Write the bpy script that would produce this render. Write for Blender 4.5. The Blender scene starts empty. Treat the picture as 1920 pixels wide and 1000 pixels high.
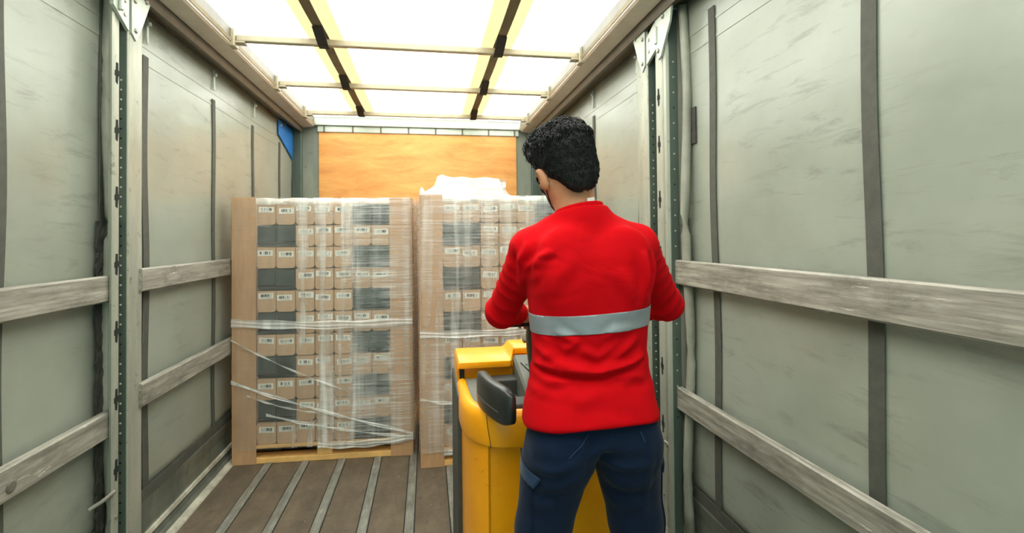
import bpy, bmesh, math, random
import numpy as np
from mathutils import Vector, Matrix, Euler

random.seed(7)
S = bpy.context.scene
COL = S.collection

# ------------------------------------------------------------------ camera
F_PX, YAW, PITCH, ROLL, SHIFT = 950.0, 0.1659, 0.0153, -0.0097, -70.85
cam_d = bpy.data.cameras.new('camera')
cam_d.sensor_width = 36.0
cam_d.lens = 36.0 * F_PX / 1920.0
cam_d.shift_y = SHIFT / 1920.0
cam_d.clip_start = 0.02
cam = bpy.data.objects.new('camera', cam_d)
COL.objects.link(cam)
_fw = Vector((math.sin(YAW), math.cos(YAW), 0)); _rt = Vector((math.cos(YAW), -math.sin(YAW), 0)); _up = Vector((0, 0, 1))
_f2 = _fw * math.cos(PITCH) + _up * math.sin(PITCH); _u2 = _up * math.cos(PITCH) - _fw * math.sin(PITCH)
_r3 = _rt * math.cos(ROLL) + _u2 * math.sin(ROLL); _u3 = _u2 * math.cos(ROLL) - _rt * math.sin(ROLL)
cam.matrix_world = Matrix(((_r3.x, _u3.x, -_f2.x, 0), (_r3.y, _u3.y, -_f2.y, 0), (_r3.z, _u3.z, -_f2.z, 1.5), (0, 0, 0, 1)))
cam_d.dof.use_dof = True
cam_d.dof.focus_distance = 1.45
cam_d.dof.aperture_fstop = 7.0
S.camera = cam

# ------------------------------------------------------------------ light, exposure
W = bpy.data.worlds.new('overcast_sky'); S.world = W; W.use_nodes = True
_n = W.node_tree.nodes; _n['Background'].inputs[0].default_value = (0.62, 1.0, 0.86, 1); _n['Background'].inputs[1].default_value = 0.70
sun_d = bpy.data.lights.new('sun', 'SUN'); sun_d.energy = 16.5; sun_d.angle = math.radians(12); sun_d.color = (1.0, 0.975, 0.93)
sun = bpy.data.objects.new('sun', sun_d); COL.objects.link(sun)
sun.rotation_euler = Vector((-0.15, -0.55, -1.0)).to_track_quat('-Z', 'Y').to_euler(); sun.location = (0, 4, 8)
S.view_settings.view_transform = 'Standard'; S.view_settings.look = 'None'
S.view_settings.gamma = 1.0; S.view_settings.exposure = 0.5; S.view_settings.use_curve_mapping = False

# ------------------------------------------------------------------ helpers
def lin(r, g, b):
    f = lambda c: (c / 255 / 12.92) if c <= 10 else ((c / 255 + 0.055) / 1.055) ** 2.4
    return (f(r), f(g), f(b), 1.0)

class NT:
    """tiny node-tree writer"""
    def __init__(self, name):
        self.m = bpy.data.materials.new(name); self.m.use_nodes = True
        self.t = self.m.node_tree; self.t.nodes.clear()
    def n(self, kind, **kw):
        nd = self.t.nodes.new('ShaderNode' + kind)
        for k, v in kw.items():
            if k.startswith('i_'):
                key = k[2:]
                s = nd.inputs[int(key)] if key.isdigit() else nd.inputs[key.replace('_', ' ')]
                if isinstance(v, bpy.types.NodeSocket): self.t.links.new(v, s)
                else: s.default_value = v
            else: setattr(nd, k, v)
        return nd
    def out(self, sh):
        o = self.t.nodes.new('ShaderNodeOutputMaterial'); self.t.links.new(sh, o.inputs[0]); return self.m
    def coord(self, scale=(1, 1, 1), kind='Object', rot=(0, 0, 0)):
        c = self.n('TexCoord'); mp = self.n('Mapping', i_Scale=scale, i_Rotation=rot)
        self.t.links.new(c.outputs[kind], mp.inputs[0]); return mp.outputs[0]
    def noise(self, vec, scale=5, detail=4, rough=0.6, dist=0.0):
        return self.n('TexNoise', i_Vector=vec, i_Scale=scale, i_Detail=detail, i_Roughness=rough, i_Distortion=dist).outputs[0]
    def ramp(self, fac, stops):
        r = self.n('ValToRGB', i_0=fac); e = r.color_ramp.elements
        while len(e) < len(stops): e.new(0.5)
        for k, (p, c) in enumerate(stops):
            e[k].position = p; e[k].color = c if len(c) == 4 else (*c, 1)
        return r.outputs[0]
    def math(self, op, a, b=0.0, clamp=False):
        return self.n('Math', operation=op, use_clamp=clamp, i_0=a, i_1=b).outputs[0]
    def mix(self, fac, a, b, mode='MIX'):
        nd = self.n('Mix', data_type='RGBA', blend_type=mode)
        for s, v in ((nd.inputs[0], fac), (nd.inputs[6], a), (nd.inputs[7], b)):
            if isinstance(v, bpy.types.NodeSocket): self.t.links.new(v, s)
            else: s.default_value = v
        return nd.outputs[2]
    def bump(self, h, strength=0.2, dist=0.01):
        return self.n('Bump', i_Height=h, i_Strength=strength, i_Distance=dist).outputs[0]
    def bsdf(self, **kw):
        return self.n('BsdfPrincipled', **kw).outputs[0]

def gv(v): return (v, v, v, 1)

def plain(name, col, rough=0.5, metal=0.0, spec=0.5, var=0.08, scale=12, bump=0.0):
    t = NT(name); v = t.coord()
    ns = t.noise(v, scale, 4)
    c = t.mix(1.0, col, t.ramp(ns, [(0.3, gv(1 - var)), (0.7, gv(1 + var * 0.4))]), 'MULTIPLY')
    kw = dict(i_Base_Color=c, i_Roughness=rough, i_Metallic=metal)
    kw['i_Specular_IOR_Level'] = spec
    if bump: kw['i_Normal'] = t.bump(t.noise(v, scale * 8, 3), bump, 0.002)
    return t.out(t.bsdf(**kw))

class MB:
    """collects boxes, prisms, tubes and lofts into ONE mesh object"""
    def __init__(self): self.v = []; self.f = []
    def add(self, vs, fs, M=None):
        o = len(self.v)
        self.v += [tuple(M @ Vector(p)) if M else tuple(p) for p in vs]
        self.f += [tuple(i + o for i in q) for q in fs]
    def bm(self, b, M=None):
        b.verts.ensure_lookup_table()
        for i, w in enumerate(b.verts): w.index = i
        self.add([w.co[:] for w in b.verts], [[w.index for w in q.verts] for q in b.faces], M); b.free()
    def box(self, lo, hi, bevel=0.0, seg=2, M=None):
        b = bmesh.new(); bmesh.ops.create_cube(b, size=1.0)
        c = [(a + d) / 2 for a, d in zip(lo, hi)]; s = [d - a for a, d in zip(lo, hi)]
        for w in b.verts: w.co = Vector((c[0] + w.co.x * s[0], c[1] + w.co.y * s[1], c[2] + w.co.z * s[2]))
        if bevel > 0: bmesh.ops.bevel(b, geom=b.edges[:], offset=min(bevel, min(s) * 0.49), segments=seg, profile=0.5, affect='EDGES')
        self.bm(b, M); return self
    def prism(self, pts, axis, a, d, M=None):
        """closed polygon pts (2D) swept along axis from a to d"""
        n = len(pts)
        def p3(p, t):
            return (t, p[0], p[1]) if axis == 0 else ((p[0], t, p[1]) if axis == 1 else (p[0], p[1], t))
        vs = [p3(p, a) for p in pts] + [p3(p, d) for p in pts]
        fs = [(i, (i + 1) % n, n + (i + 1) % n, n + i) for i in range(n)] + [tuple(range(n - 1, -1, -1)), tuple(range(n, 2 * n))]
        self.add(vs, fs, M); return self
    def loft(self, rings, cap=True, closed=True, M=None):
        n = len(rings[0]); vs = [p for r in rings for p in r]; fs = []
        for k in range(len(rings) - 1):
            for i in range(n if closed else n - 1):
                j = (i + 1) % n
                fs.append((k * n + i, k * n + j, (k + 1) * n + j, (k + 1) * n + i))
        if cap and closed:
            fs.append(tuple(range(n - 1, -1, -1))); fs.append(tuple(range((len(rings) - 1) * n, len(rings) * n)))
        self.add(vs, fs, M); return self
    def tube(self, pts, r, n=10, M=None, flat=1.0):
        pts = [Vector(p) for p in pts]; rings = []
        rr = r if isinstance(r, (list, tuple)) else [r] * len(pts)
        ref = Vector((0, 0, 1))
        for k, p in enumerate(pts):
            d = (pts[min(k + 1, len(pts) - 1)] - pts[max(k - 1, 0)]).normalized()
            u = d.cross(ref)
            if u.length < 1e-3: u = d.cross(Vector((1, 0, 0)))
            u.normalize(); w = u.cross(d).normalized()
            rings.append([tuple(p + (u * math.cos(a) + w * math.sin(a) * flat) * rr[k]) for a in [2 * math.pi * i / n for i in range(n)]])
        return self.loft(rings, M=M)
    def disc(self, c, axis, r, h, n=12, dome=0.0):
        ax = Vector(axis).normalized(); u = ax.orthogonal().normalized(); w = ax.cross(u); c = Vector(c)
        ring = lambda rad, t: [tuple(c + ax * t + (u * math.cos(2 * math.pi * i / n) + w * math.sin(2 * math.pi * i / n)) * rad) for i in range(n)]
        rs = [ring(r, 0), ring(r, h * 0.6), ring(r * 0.75, h)]
        return self.loft(rs)
    def grid(self, fn, nu, nv):
        vs = [fn(i / nu, j / nv) for j in range(nv + 1) for i in range(nu + 1)]
        fs = [(j * (nu + 1) + i, j * (nu + 1) + i + 1, (j + 1) * (nu + 1) + i + 1, (j + 1) * (nu + 1) + i) for j in range(nv) for i in range(nu)]
        self.add(vs, fs); return self
    def build(self, name, mat, parent=None, smooth=False, world=True, auto=None):
        me = bpy.data.meshes.new(name)
        off = Vector((0, 0, 0))
        if parent is not None and world:
            q = parent
            while q is not None: off += q.location; q = q.parent
        me.from_pydata([tuple(Vector(p) - off) for p in self.v], [], self.f)
        b = bmesh.new(); b.from_mesh(me); bmesh.ops.recalc_face_normals(b, faces=b.faces[:]); b.to_mesh(me); b.free()
        if smooth: me.shade_smooth()
        if auto:
            me.shade_smooth(); me.set_sharp_from_angle(angle=math.radians(auto))
        o = bpy.data.objects.new(name, me); COL.objects.link(o)
        if mat is not None: me.materials.append(mat)
        if parent is not None: o.parent = parent
        return o

def tag(o, label=None, cat=None, group=None, kind=None):
    if label: o['label'] = label
    if cat: o['category'] = cat
    if group: o['group'] = group
    if kind: o['kind'] = kind
    return o

def empty(name, loc=(0, 0, 0), rz=0.0, label=None, cat=None, group=None):
    o = bpy.data.objects.new(name, None); COL.objects.link(o); o.location = loc; o.rotation_euler = (0, 0, rz)
    o.empty_display_size = 0.1
    return tag(o, label, cat, group)

def copy_tree(o, parent=None, mats=None):
    c = o.copy(); COL.objects.link(c); c.parent = parent
    for ch in list(o.children):
        copy_tree(ch, c)
    return c

# ------------------------------------------------------------------ materials
def m_curtain():
    t = NT('grey_curtain_tarpaulin'); v = t.coord(); vs = t.coord((1, 0.35, 3.0))
    base = t.ramp(t.noise(v, 2.5, 4), [(0.3, lin(135, 140, 128)), (0.7, lin(151, 156, 143))])
    sc = t.ramp(t.noise(t.coord((3, 1.6, 9.0), rot=(0.25, 0, 0)), 2.2, 8, 0.72, 0.4), [(0.53, gv(0)), (0.76, gv(1))])
    msk = t.ramp(t.noise(v, 1.7, 3), [(0.36, gv(0)), (0.58, gv(1))])
    dirt = t.mix(t.math('MULTIPLY', t.math('MULTIPLY', sc, msk), 0.75), base, lin(78, 78, 68))
    sp = t.ramp(t.noise(t.coord((4, 4, 9)), 5, 6, 0.7), [(0.72, gv(0)), (0.80, gv(1))])
    c = t.mix(t.math('MULTIPLY', sp, 0.3), dirt, lin(90, 84, 70))
    bm_ = t.noise(t.coord((1, 0.8, 1.4)), 3.0, 1.5)
    return t.out(t.bsdf(i_Base_Color=c, i_Roughness=t.ramp(t.noise(v, 3, 1), [(0.2, gv(0.27)), (0.8, gv(0.37))]), i_Normal=t.bump(bm_, 0.22, 0.03), i_Specular_IOR_Level=0.75))

def m_lath():
    t = NT('weathered_grey_lath'); v = t.coord((1, 0.05, 1)); v2 = t.coord((1, 0.35, 1))
    c = t.ramp(t.noise(v, 60, 6, 0.7), [(0.3, lin(108, 104, 94)), (0.55, lin(158, 153, 142)), (0.75, lin(192, 187, 176))])
    c = t.mix(t.ramp(t.noise(v2, 9, 6, 0.75), [(0.5, gv(0)), (0.72, gv(0.75))]), c, lin(86, 82, 74))
    c = t.mix(t.ramp(t.noise(t.coord((1, 0.12, 1)), 45, 4, 0.7), [(0.66, gv(0)), (0.72, gv(0.8))]), c, lin(225, 220, 208))
    return t.out(t.bsdf(i_Base_Color=c, i_Roughness=0.55, i_Metallic=0.15, i_Normal=t.bump(t.noise(v, 50, 5), 0.25, 0.004)))

def m_floor():
    t = NT('dirty_plywood_floor'); v = t.coord()
    c = t.ramp(t.noise(t.coord((1, 0.5, 1)), 7, 8, 0.7), [(0.25, lin(72, 63, 51)), (0.5, lin(96, 84, 69)), (0.75, lin(118, 104, 86))])
    c = t.mix(t.ramp(t.noise(v, 45, 4), [(0.68, gv(0)), (0.74, gv(0.8))]), c, lin(188, 160, 120))
    c = t.mix(t.ramp(t.noise(v, 25, 5), [(0.30, gv(0.6)), (0.42, gv(0))]), c, lin(66, 56, 46))
    return t.out(t.bsdf(i_Base_Color=c, i_Roughness=0.62, i_Normal=t.bump(t.noise(v, 60, 5), 0.3, 0.004)))

def m_strip():
    t = NT('worn_floor_metal'); v = t.coord((1, 0.2, 1))
    c = t.ramp(t.noise(v, 40, 6, 0.7), [(0.3, lin(104, 104, 96)), (0.6, lin(152, 151, 142)), (0.8, lin(205, 203, 192))])
    c = t.mix(t.ramp(t.noise(t.coord(), 9, 5), [(0.5, gv(0)), (0.75, gv(0.5))]), c, lin(110, 96, 80))
    return t.out(t.bsdf(i_Base_Color=c, i_Roughness=0.42, i_Metallic=0.3))

def m_steel(name, a, b, rough=0.45, metal=0.35, dirt=0.5):
    t = NT(name); v = t.coord((1, 1, 0.25))
    c = t.ramp(t.noise(v, 8, 6, 0.65), [(0.3, a), (0.7, b)])
    c = t.mix(t.math('MULTIPLY', t.ramp(t.noise(t.coord(), 14, 6, 0.75), [(0.58, gv(0)), (0.72, gv(1))]), dirt), c, lin(74, 66, 52))
    return t.out(t.bsdf(i_Base_Color=c, i_Roughness=rough, i_Metallic=metal))

def m_tarp(name, col, white=0.35):
    t = NT(name); v = t.coord()
    c = t.mix(1.0, col, t.ramp(t.noise(v, 3, 3), [(0.3, gv(0.93)), (0.7, gv(1.0))]), 'MULTIPLY')
    tr = t.n('BsdfTranslucent', i_Color=c).outputs[0]; df = t.n('BsdfDiffuse', i_Color=c).outputs[0]
    return t.out(t.n('MixShader', i_0=white, i_1=tr, i_2=df).outputs[0])

def m_film(name, base, streak, rough=0.28, vert=1.0, zones=False, tint=(0.95, 0.95, 0.92, 1)):
    """stretch film: clear where it is single, milky where its layers bunch up and where roof glare is painted in"""
    t = NT(name); v = t.coord()
    hs = t.ramp(t.noise(t.coord((1.6, 1.6, 60)), 1.6, 5, 0.65), [(0.40, gv(0)), (0.72, gv(1))])
    vglare = t.ramp(t.noise(t.coord((12, 12, 0.7)), 1.2, 3, 0.55, 0.3), [(0.46, gv(0)), (0.66, gv(1))])  # vertical milky streaks: reflected roof glare painted into the film's opacity
    pm = t.ramp(t.noise(t.coord((2.2, 2.2, 1.1)), 1.3, 2), [(0.38, gv(0.25)), (0.62, gv(1))])
    if zones:   # vertical streaks paint roof glare mid-face; film layers streak the right, left stays clear
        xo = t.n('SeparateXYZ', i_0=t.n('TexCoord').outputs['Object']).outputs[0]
        vglare = t.math('MULTIPLY', vglare, t.ramp(xo, [(0.36, gv(0.12)), (0.46, gv(1.5)), (0.76, gv(1.3)), (0.86, gv(0.5))]))
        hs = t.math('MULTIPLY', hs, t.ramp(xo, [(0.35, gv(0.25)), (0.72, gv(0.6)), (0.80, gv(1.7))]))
    f = t.math('MULTIPLY', t.math('ADD', t.math('MULTIPLY', hs, 0.8), t.math('MULTIPLY', vglare, vert)), t.math('MULTIPLY', pm, streak))
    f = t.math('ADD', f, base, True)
    bmp = t.bump(t.math('ADD', t.noise(t.coord((9, 9, 0.8)), 1.5, 3), t.noise(t.coord((2, 2, 40)), 1.5, 3)), 0.5, 0.01)
    df = t.n('BsdfDiffuse', i_Color=tint, i_Normal=bmp).outputs[0]
    tl = t.n('BsdfTranslucent', i_Color=tint).outputs[0]
    milk = t.n('MixShader', i_0=0.3, i_1=df, i_2=tl).outputs[0]
    tp = t.n('BsdfTransparent', i_Color=(0.985, 0.985, 0.975, 1)).outputs[0]
    a = t.n('MixShader', i_0=f, i_1=tp, i_2=milk).outputs[0]
    gl = t.n('BsdfGlossy', i_Color=gv(1), i_Roughness=rough, i_Normal=bmp).outputs[0]
    lw = t.n('LayerWeight', i_Blend=0.25).outputs[0]
    return t.out(t.n('MixShader', i_0=t.math('ADD', t.math('MULTIPLY', lw, 0.35), 0.055, True), i_1=a, i_2=gl).outputs[0])

def m_card(name, a, b, rnd=0.16):
    t = NT(name); v = t.coord((1, 1, 0.2))
    oi = t.n('ObjectInfo').outputs['Random']
    c = t.ramp(t.noise(v, 30, 4), [(0.3, a), (0.7, b)])
    k = t.math('ADD', t.math('MULTIPLY', oi, rnd), 1 - rnd / 2)
    cc = t.n('CombineColor', i_0=k, i_1=k, i_2=k).outputs[0]
    c = t.mix(1.0, c, cc, 'MULTIPLY')
    return t.out(t.bsdf(i_Base_Color=c, i_Roughness=0.72))

def m_label():
    """white sticker with a row of black bars and a line of small type under it"""
    t = NT('barcode_sticker'); g = t.n('TexCoord').outputs['Generated']
    oi = t.n('ObjectInfo').outputs['Random']
    sp = t.n('SeparateXYZ', i_0=g)
    x, z = sp.outputs[0], sp.outputs[2]
    def win(s, a, b): return t.math('MULTIPLY', t.math('GREATER_THAN', s, a), t.math('LESS_THAN', s, b))
    xs = t.math('ADD', t.math('MULTIPLY', x, 46.0), t.math('MULTIPLY', oi, 90.0))
    wn = t.n('TexWhiteNoise', noise_dimensions='1D'); t.t.links.new(t.math('FLOOR', xs), wn.inputs['W'])
    bars = t.math('MULTIPLY', t.math('GREATER_THAN', wn.outputs[0], 0.42), t.math('MULTIPLY', win(x, 0.13, 0.87), win(z, 0.30, 0.80)))
    xs2 = t.math('ADD', t.math('MULTIPLY', x, 60.0), t.math('MULTIPLY', oi, 50.0))
    wn2 = t.n('TexWhiteNoise', noise_dimensions='1D'); t.t.links.new(t.math('FLOOR', xs2), wn2.inputs['W'])
    txt = t.math('MULTIPLY', t.math('GREATER_THAN', wn2.outputs[0], 0.5), t.math('MULTIPLY', win(x, 0.16, 0.84), win(z, 0.14, 0.23)))
    c = t.mix(t.math('MAXIMUM', bars, txt), lin(232, 232, 224), lin(52, 56, 56))
    return t.out(t.bsdf(i_Base_Color=c, i_Roughness=0.5))

def m_ply():
    t = NT('orange_plywood_sheet'); v = t.coord((0.5, 1, 2.2))
    c = t.ramp(t.noise(v, 4.5, 7, 0.68, 0.6), [(0.25, lin(200, 128, 58)), (0.5, lin(224, 156, 82)), (0.75, lin(238, 178, 102))])
    c = t.mix(t.ramp(t.noise(t.coord((1, 1, 12)), 3, 5), [(0.62, gv(0)), (0.78, gv(0.45))]), c, lin(160, 92, 40))
    c = t.mix(t.ramp(t.noise(t.coord(), 8, 3), [(0.74, gv(0)), (0.78, gv(0.7))]), c, lin(120, 84, 52))
    return t.out(t.bsdf(i_Base_Color=c, i_Roughness=0.45))

def m_yellow():
    t = NT('yellow_truck_paint'); v = t.coord()
    c = t.ramp(t.noise(v, 6, 4), [(0.3, lin(248, 158, 0)), (0.7, lin(255, 170, 4))])
    sc = t.ramp(t.noise(t.coord((1, 1, 2.2)), 22, 7, 0.75), [(0.63, gv(0)), (0.68, gv(1))])
    ms = t.ramp(t.noise(v, 4, 3), [(0.48, gv(0)), (0.62, gv(1))])
    c = t.mix(t.math('MULTIPLY', sc, ms), c, lin(92, 60, 24))
    return t.out(t.bsdf(i_Base_Color=c, i_Roughness=0.34, i_Coat_Weight=0.15))

M = {}
M['curtain'] = m_curtain(); M['lath'] = m_lath(); M['floor'] = m_floor(); M['strip'] = m_strip()
M['post'] = m_steel('pale_painted_post', lin(146, 149, 136), lin(182, 183, 168), dirt=0.7)
M['channel'] = m_steel('dark_green_channel', lin(74, 86, 78), lin(98, 110, 100), metal=0.35, dirt=0.3)
M['plate'] = m_steel('greenish_head_plate', lin(172, 180, 168), lin(196, 202, 190), dirt=0.25)
M['steelgrey'] = m_steel('grey_bulkhead_steel', lin(128, 134, 122), lin(150, 154, 140), dirt=0.5)
M['alu'] = m_steel('roof_rail_aluminium', lin(190, 182, 168), lin(208, 200, 186), rough=0.4, metal=0.3, dirt=0.25)
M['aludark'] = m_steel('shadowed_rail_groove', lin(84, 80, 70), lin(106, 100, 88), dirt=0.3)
M['bar'] = m_steel('roof_bar_aluminium', lin(150, 140, 116), lin(172, 160, 134), rough=0.4, metal=0.15, dirt=0.2)
M['bolt'] = plain('bolt_metal', lin(150, 148, 138), 0.35, 0.7)
M['hole'] = plain('dark_slot', lin(16, 18, 16), 0.9)
M['lighthole'] = plain('bright_perforation', lin(190, 194, 182), 0.6)
M['strap'] = plain('dark_webbing', lin(78, 78, 70), 0.75, var=0.2, scale=30, bump=0.3)
M['seal'] = plain('torn_black_seal', lin(60, 56, 52), 0.8, var=0.5, scale=25, bump=0.6)
M['foldtarp'] = plain('rolled_tarpaulin_edge', lin(150, 150, 136), 0.5, var=0.25, scale=8)
M['blue'] = plain('blue_patch', lin(18, 110, 190), 0.5)
M['tarp'] = m_tarp('white_roof_tarpaulin', (0.93, 0.928, 0.905, 1), 0.15)
M['tarp2'] = m_tarp('doubled_roof_tarpaulin', (0.33, 0.25, 0.13, 1), 0.2)
M['roofstrap'] = plain('brown_roof_webbing', lin(118, 104, 78), 0.8, var=0.2)
M['roofstrapdark'] = plain('black_roof_loop', lin(38, 34, 26), 0.8)
M['ply'] = m_ply()
M['skirt'] = m_steel('dark_sideboard_aluminium', lin(100, 106, 98), lin(136, 140, 130), rough=0.38, metal=0.5, dirt=0.6)
M['ledge'] = m_steel('worn_edge', lin(150, 146, 130), lin(222, 218, 200), rough=0.5, metal=0.2, dirt=0.8)
M['carton'] = m_card('brown_carton', lin(184, 150, 118), lin(196, 162, 130))
M['cpost'] = m_card('cardboard_corner_post', lin(182, 140, 100), lin(196, 156, 116), 0.05)
M['dark'] = m_card('dark_grey_case', lin(30, 42, 38), lin(48, 61, 56), 0.25)
M['darkline'] = plain('black_case_rim', lin(30, 32, 30), 0.6)
M['label'] = m_label()
M['wood'] = plain('pale_pine', lin(240, 190, 116), 0.65, var=0.2, scale=9)
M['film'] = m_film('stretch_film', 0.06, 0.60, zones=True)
M['film2'] = m_film('denser_stretch_film', 0.11, 0.5, vert=1.0)
M['filmrope'] = m_film('bunched_film', 0.45, 0.5)
M['filmcap'] = m_film('white_film_sheet', 0.34, 0.4)
M['yellow'] = m_yellow()
M['blackplastic'] = plain('black_moulded_plastic', lin(40, 41, 40), 0.33, var=0.2, scale=18, bump=0.1)
M['greyplastic'] = plain('dusty_grey_plastic', lin(98, 98, 90), 0.6, var=0.25, scale=14)
M['darkgrey'] = plain('dark_grey_plastic', lin(66, 67, 63), 0.55, var=0.2, scale=14)
M['rubber'] = plain('black_rubber', lin(28, 28, 27), 0.8)
M['shirt'] = None
# ------------------------------------------------------------------ the trailer: setting
XL, XR, YB, YF = -1.36, 1.25, -0.6, 5.5          # curtain planes, open rear edge, front bulkhead
XM = -0.06
fl = MB().box((XL - 0.06, YB, -0.06), (XR + 0.06, YF + 0.05, 0.0)).build('floor', M['floor']); fl['kind'] = 'structure'
for k in range(-1, 10):
    x = -1.075 + 0.238 * k + 0.02
    if x < -1.2 or x > 1.15: continue
    MB().box((x - 0.024, YB, -0.004), (x + 0.024, YF, 0.006), 0.003, 1).build('metal_strip', M['strip'], fl)
    MB().box((x - 0.029, YB, -0.004), (x - 0.0245, YF, 0.0012)).box((x + 0.0245, YB, -0.004), (x + 0.029, YF, 0.0012)).build('strip_gap', M['hole'], fl)

def curtain(name, x, sgn, strap_ys):
    """a taut tarpaulin wall with slow ripples, x = its plane, sgn = inward direction"""
    def fn(u, v):
        y = YB + (YF - YB) * u; z = 0.27 + 2.38 * v
        rip = 0.006 * math.sin(y * 4.1 + 1.3 * math.sin(z * 1.7)) + 0.004 * math.sin(z * 6 + y * 2.2)
        return (x + sgn * rip * 0.7, y, z)
    w = MB().grid(fn, 80, 30)
    o = w.build(name, M['curtain'], smooth=True); o['kind'] = 'structure'
    sol = o.modifiers.new('thickness', 'SOLIDIFY'); sol.thickness = 0.004; sol.offset = 0
    for (y, wd, z1) in strap_ys:
        def sf(u, v, y=y, wd=wd, z1=z1):
            yy = y - wd / 2 + wd * u + 0.004 * math.sin(v * 9 + y); z = 0.27 + (z1 - 0.27) * v
            rip = 0.006 * math.sin(yy * 4.1 + 1.3 * math.sin(z * 1.7)) + 0.004 * math.sin(z * 6 + yy * 2.2)
            return (x + sgn * (rip * 0.7 + 0.007), yy, z)
        s = MB().grid(sf, 2, 40).build('webbing_strap', M['strap'], o)
        q = s.modifiers.new('thickness', 'SOLIDIFY'); q.thickness = 0.003; q.offset = 0
        b = MB().box((x + sgn * 0.010, y - 0.008, z1 + 0.06), (x + sgn * 0.018, y + 0.008, z1 + 0.19), 0.004)
        b.disc((x + sgn * 0.020, y, z1 + 0.16), (sgn, 0, 0), 0.012, 0.010)
        b.build('hanger', M['plate'], o)
    # bottom hem webbing
    def hf(u, v):
        y = YB + (YF - YB) * u
        return (x + sgn * (0.010 + 0.004 * math.sin(y * 5)), y, 0.255 + 0.055 * v)
    h = MB().grid(hf, 60, 1).build('hem_webbing', M['strap'], o)
    q = h.modifiers.new('thickness', 'SOLIDIFY'); q.thickness = 0.004
    # stitched seam lines below the rail
    for z in (2.36, 2.44):
        sm = MB().grid(lambda u, v, z=z: (x + sgn * (0.0028 + 0.7 * (0.006 * math.sin((YB + 6.1 * u) * 4.1 + 1.3 * math.sin(z * 1.7)) + 0.004 * math.sin(z * 6 + (YB + 6.1 * u) * 2.2))), YB + (YF - YB) * u, z + 0.012 * v), 80, 1)
        sm.build('stitched_seam', M['curtain'], o).modifiers.new('thickness', 'SOLIDIFY').thickness = 0.0012
    return o
wl = curtain('wall_left', XL, 1, [(1.862, 0.05, 2.42), (2.73, 0.052, 2.40), (3.52, 0.046, 2.40), (4.29, 0.045, 2.40), (5.0, 0.045, 2.40), (1.1, 0.05, 2.42), (0.3, 0.05, 2.42)])
wr = curtain('wall_right', XR, -1, [(0.42, 0.05, 2.50), (1.245, 0.052, 2.50), (2.04, 0.048, 2.50), (2.83, 0.046, 2.40), (3.64, 0.045, 2.40), (4.4, 0.045, 2.40)])
# blue flap hanging at the far end of the left curtain
MB().prism([(4.93, 2.60), (5.42, 2.60), (5.42, 2.30), (5.25, 2.36), (4.93, 2.46)], 0, XL + 0.014, XL + 0.022).build('blue_patch', M['blue'], wl)

# bulkhead
wb = MB().box((XL - 0.06, YF, 0.0), (XR + 0.06, YF + 0.06, 2.78)).build('wall_back', M['steelgrey']); wb['kind'] = 'structure'
MB().box((-1.10, YF - 0.022, 0.25), (0.975, YF + 0.002, 2.60), 0.003, 1).build('plywood_panel', M['ply'], wb)
for x0, x1 in ((-1.36, -1.26), (1.14, 1.25)):
    MB().box((x0, YF - 0.05, 0.0), (x1, YF + 0.01, 2.72), 0.01).build('corner_column', M['channel'], wb)
tp = MB().box((XL, YF - 0.06, 2.665), (XR, YF + 0.0, 2.735), 0.006).box((XL + .25, YF - 0.035, 2.60), (XR - .25, YF, 2.664), 0.004)
tp.build('top_rail', M['plate'], wb)
for k in range(8):
    MB().box((-1.05 + k * 0.285, YF - 0.045, 2.602), (-1.035 + k * 0.285, YF - 0.02, 2.662), 0.003, 1).build('rail_joint', M['aludark'], wb)

# roof tarpaulin
rf = MB().grid(lambda u, v: (-1.30 + 2.48 * u, YB + (YF - YB) * v, 2.755 + 0.012 * math.sin(u * math.pi) + 0.005 * math.sin(v * 40)), 24, 60).build('ceiling', M['tarp'], smooth=True)
rf['kind'] = 'structure'

def roof_rail(name, sgn, x_in, x_out):
    """long aluminium cant rail: flat soffit, bright lip, dark gutter, upper channel; outer groove for the curtain rollers"""
    P = lambda a: x_in + sgn * a
    d = abs(x_out - x_in)
    soff = [(P(0.0), 2.675), (P(0.0), 2.655), (P(0.012), 2.645), (P(0.105), 2.632), (P(0.112), 2.640), (P(0.112), 2.78), (P(0.06), 2.78), (P(0.06), 2.690), (P(0.012), 2.690)]
    o = MB().prism(soff, 1, YB, YF - 0.06).build(name, M['alu']); o['kind'] = 'structure'
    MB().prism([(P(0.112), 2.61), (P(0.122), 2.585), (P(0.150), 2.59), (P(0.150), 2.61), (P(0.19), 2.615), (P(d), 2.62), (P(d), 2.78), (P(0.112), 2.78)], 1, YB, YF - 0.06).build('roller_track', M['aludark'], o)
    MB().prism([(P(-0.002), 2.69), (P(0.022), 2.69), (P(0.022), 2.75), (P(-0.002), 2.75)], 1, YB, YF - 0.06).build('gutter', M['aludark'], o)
    MB().prism([(P(-0.012), 2.682), (P(-0.004), 2.664), (P(0.008), 2.664), (P(0.008), 2.682)], 1, YB, YF - 0.06).build('bright_lip', M['bar'], o)
    return o
roof_rail('trim_left', -1, -1.135, XL - 0.02)
roof_rail('trim_right', 1, 1.015, XR + 0.02)

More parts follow.
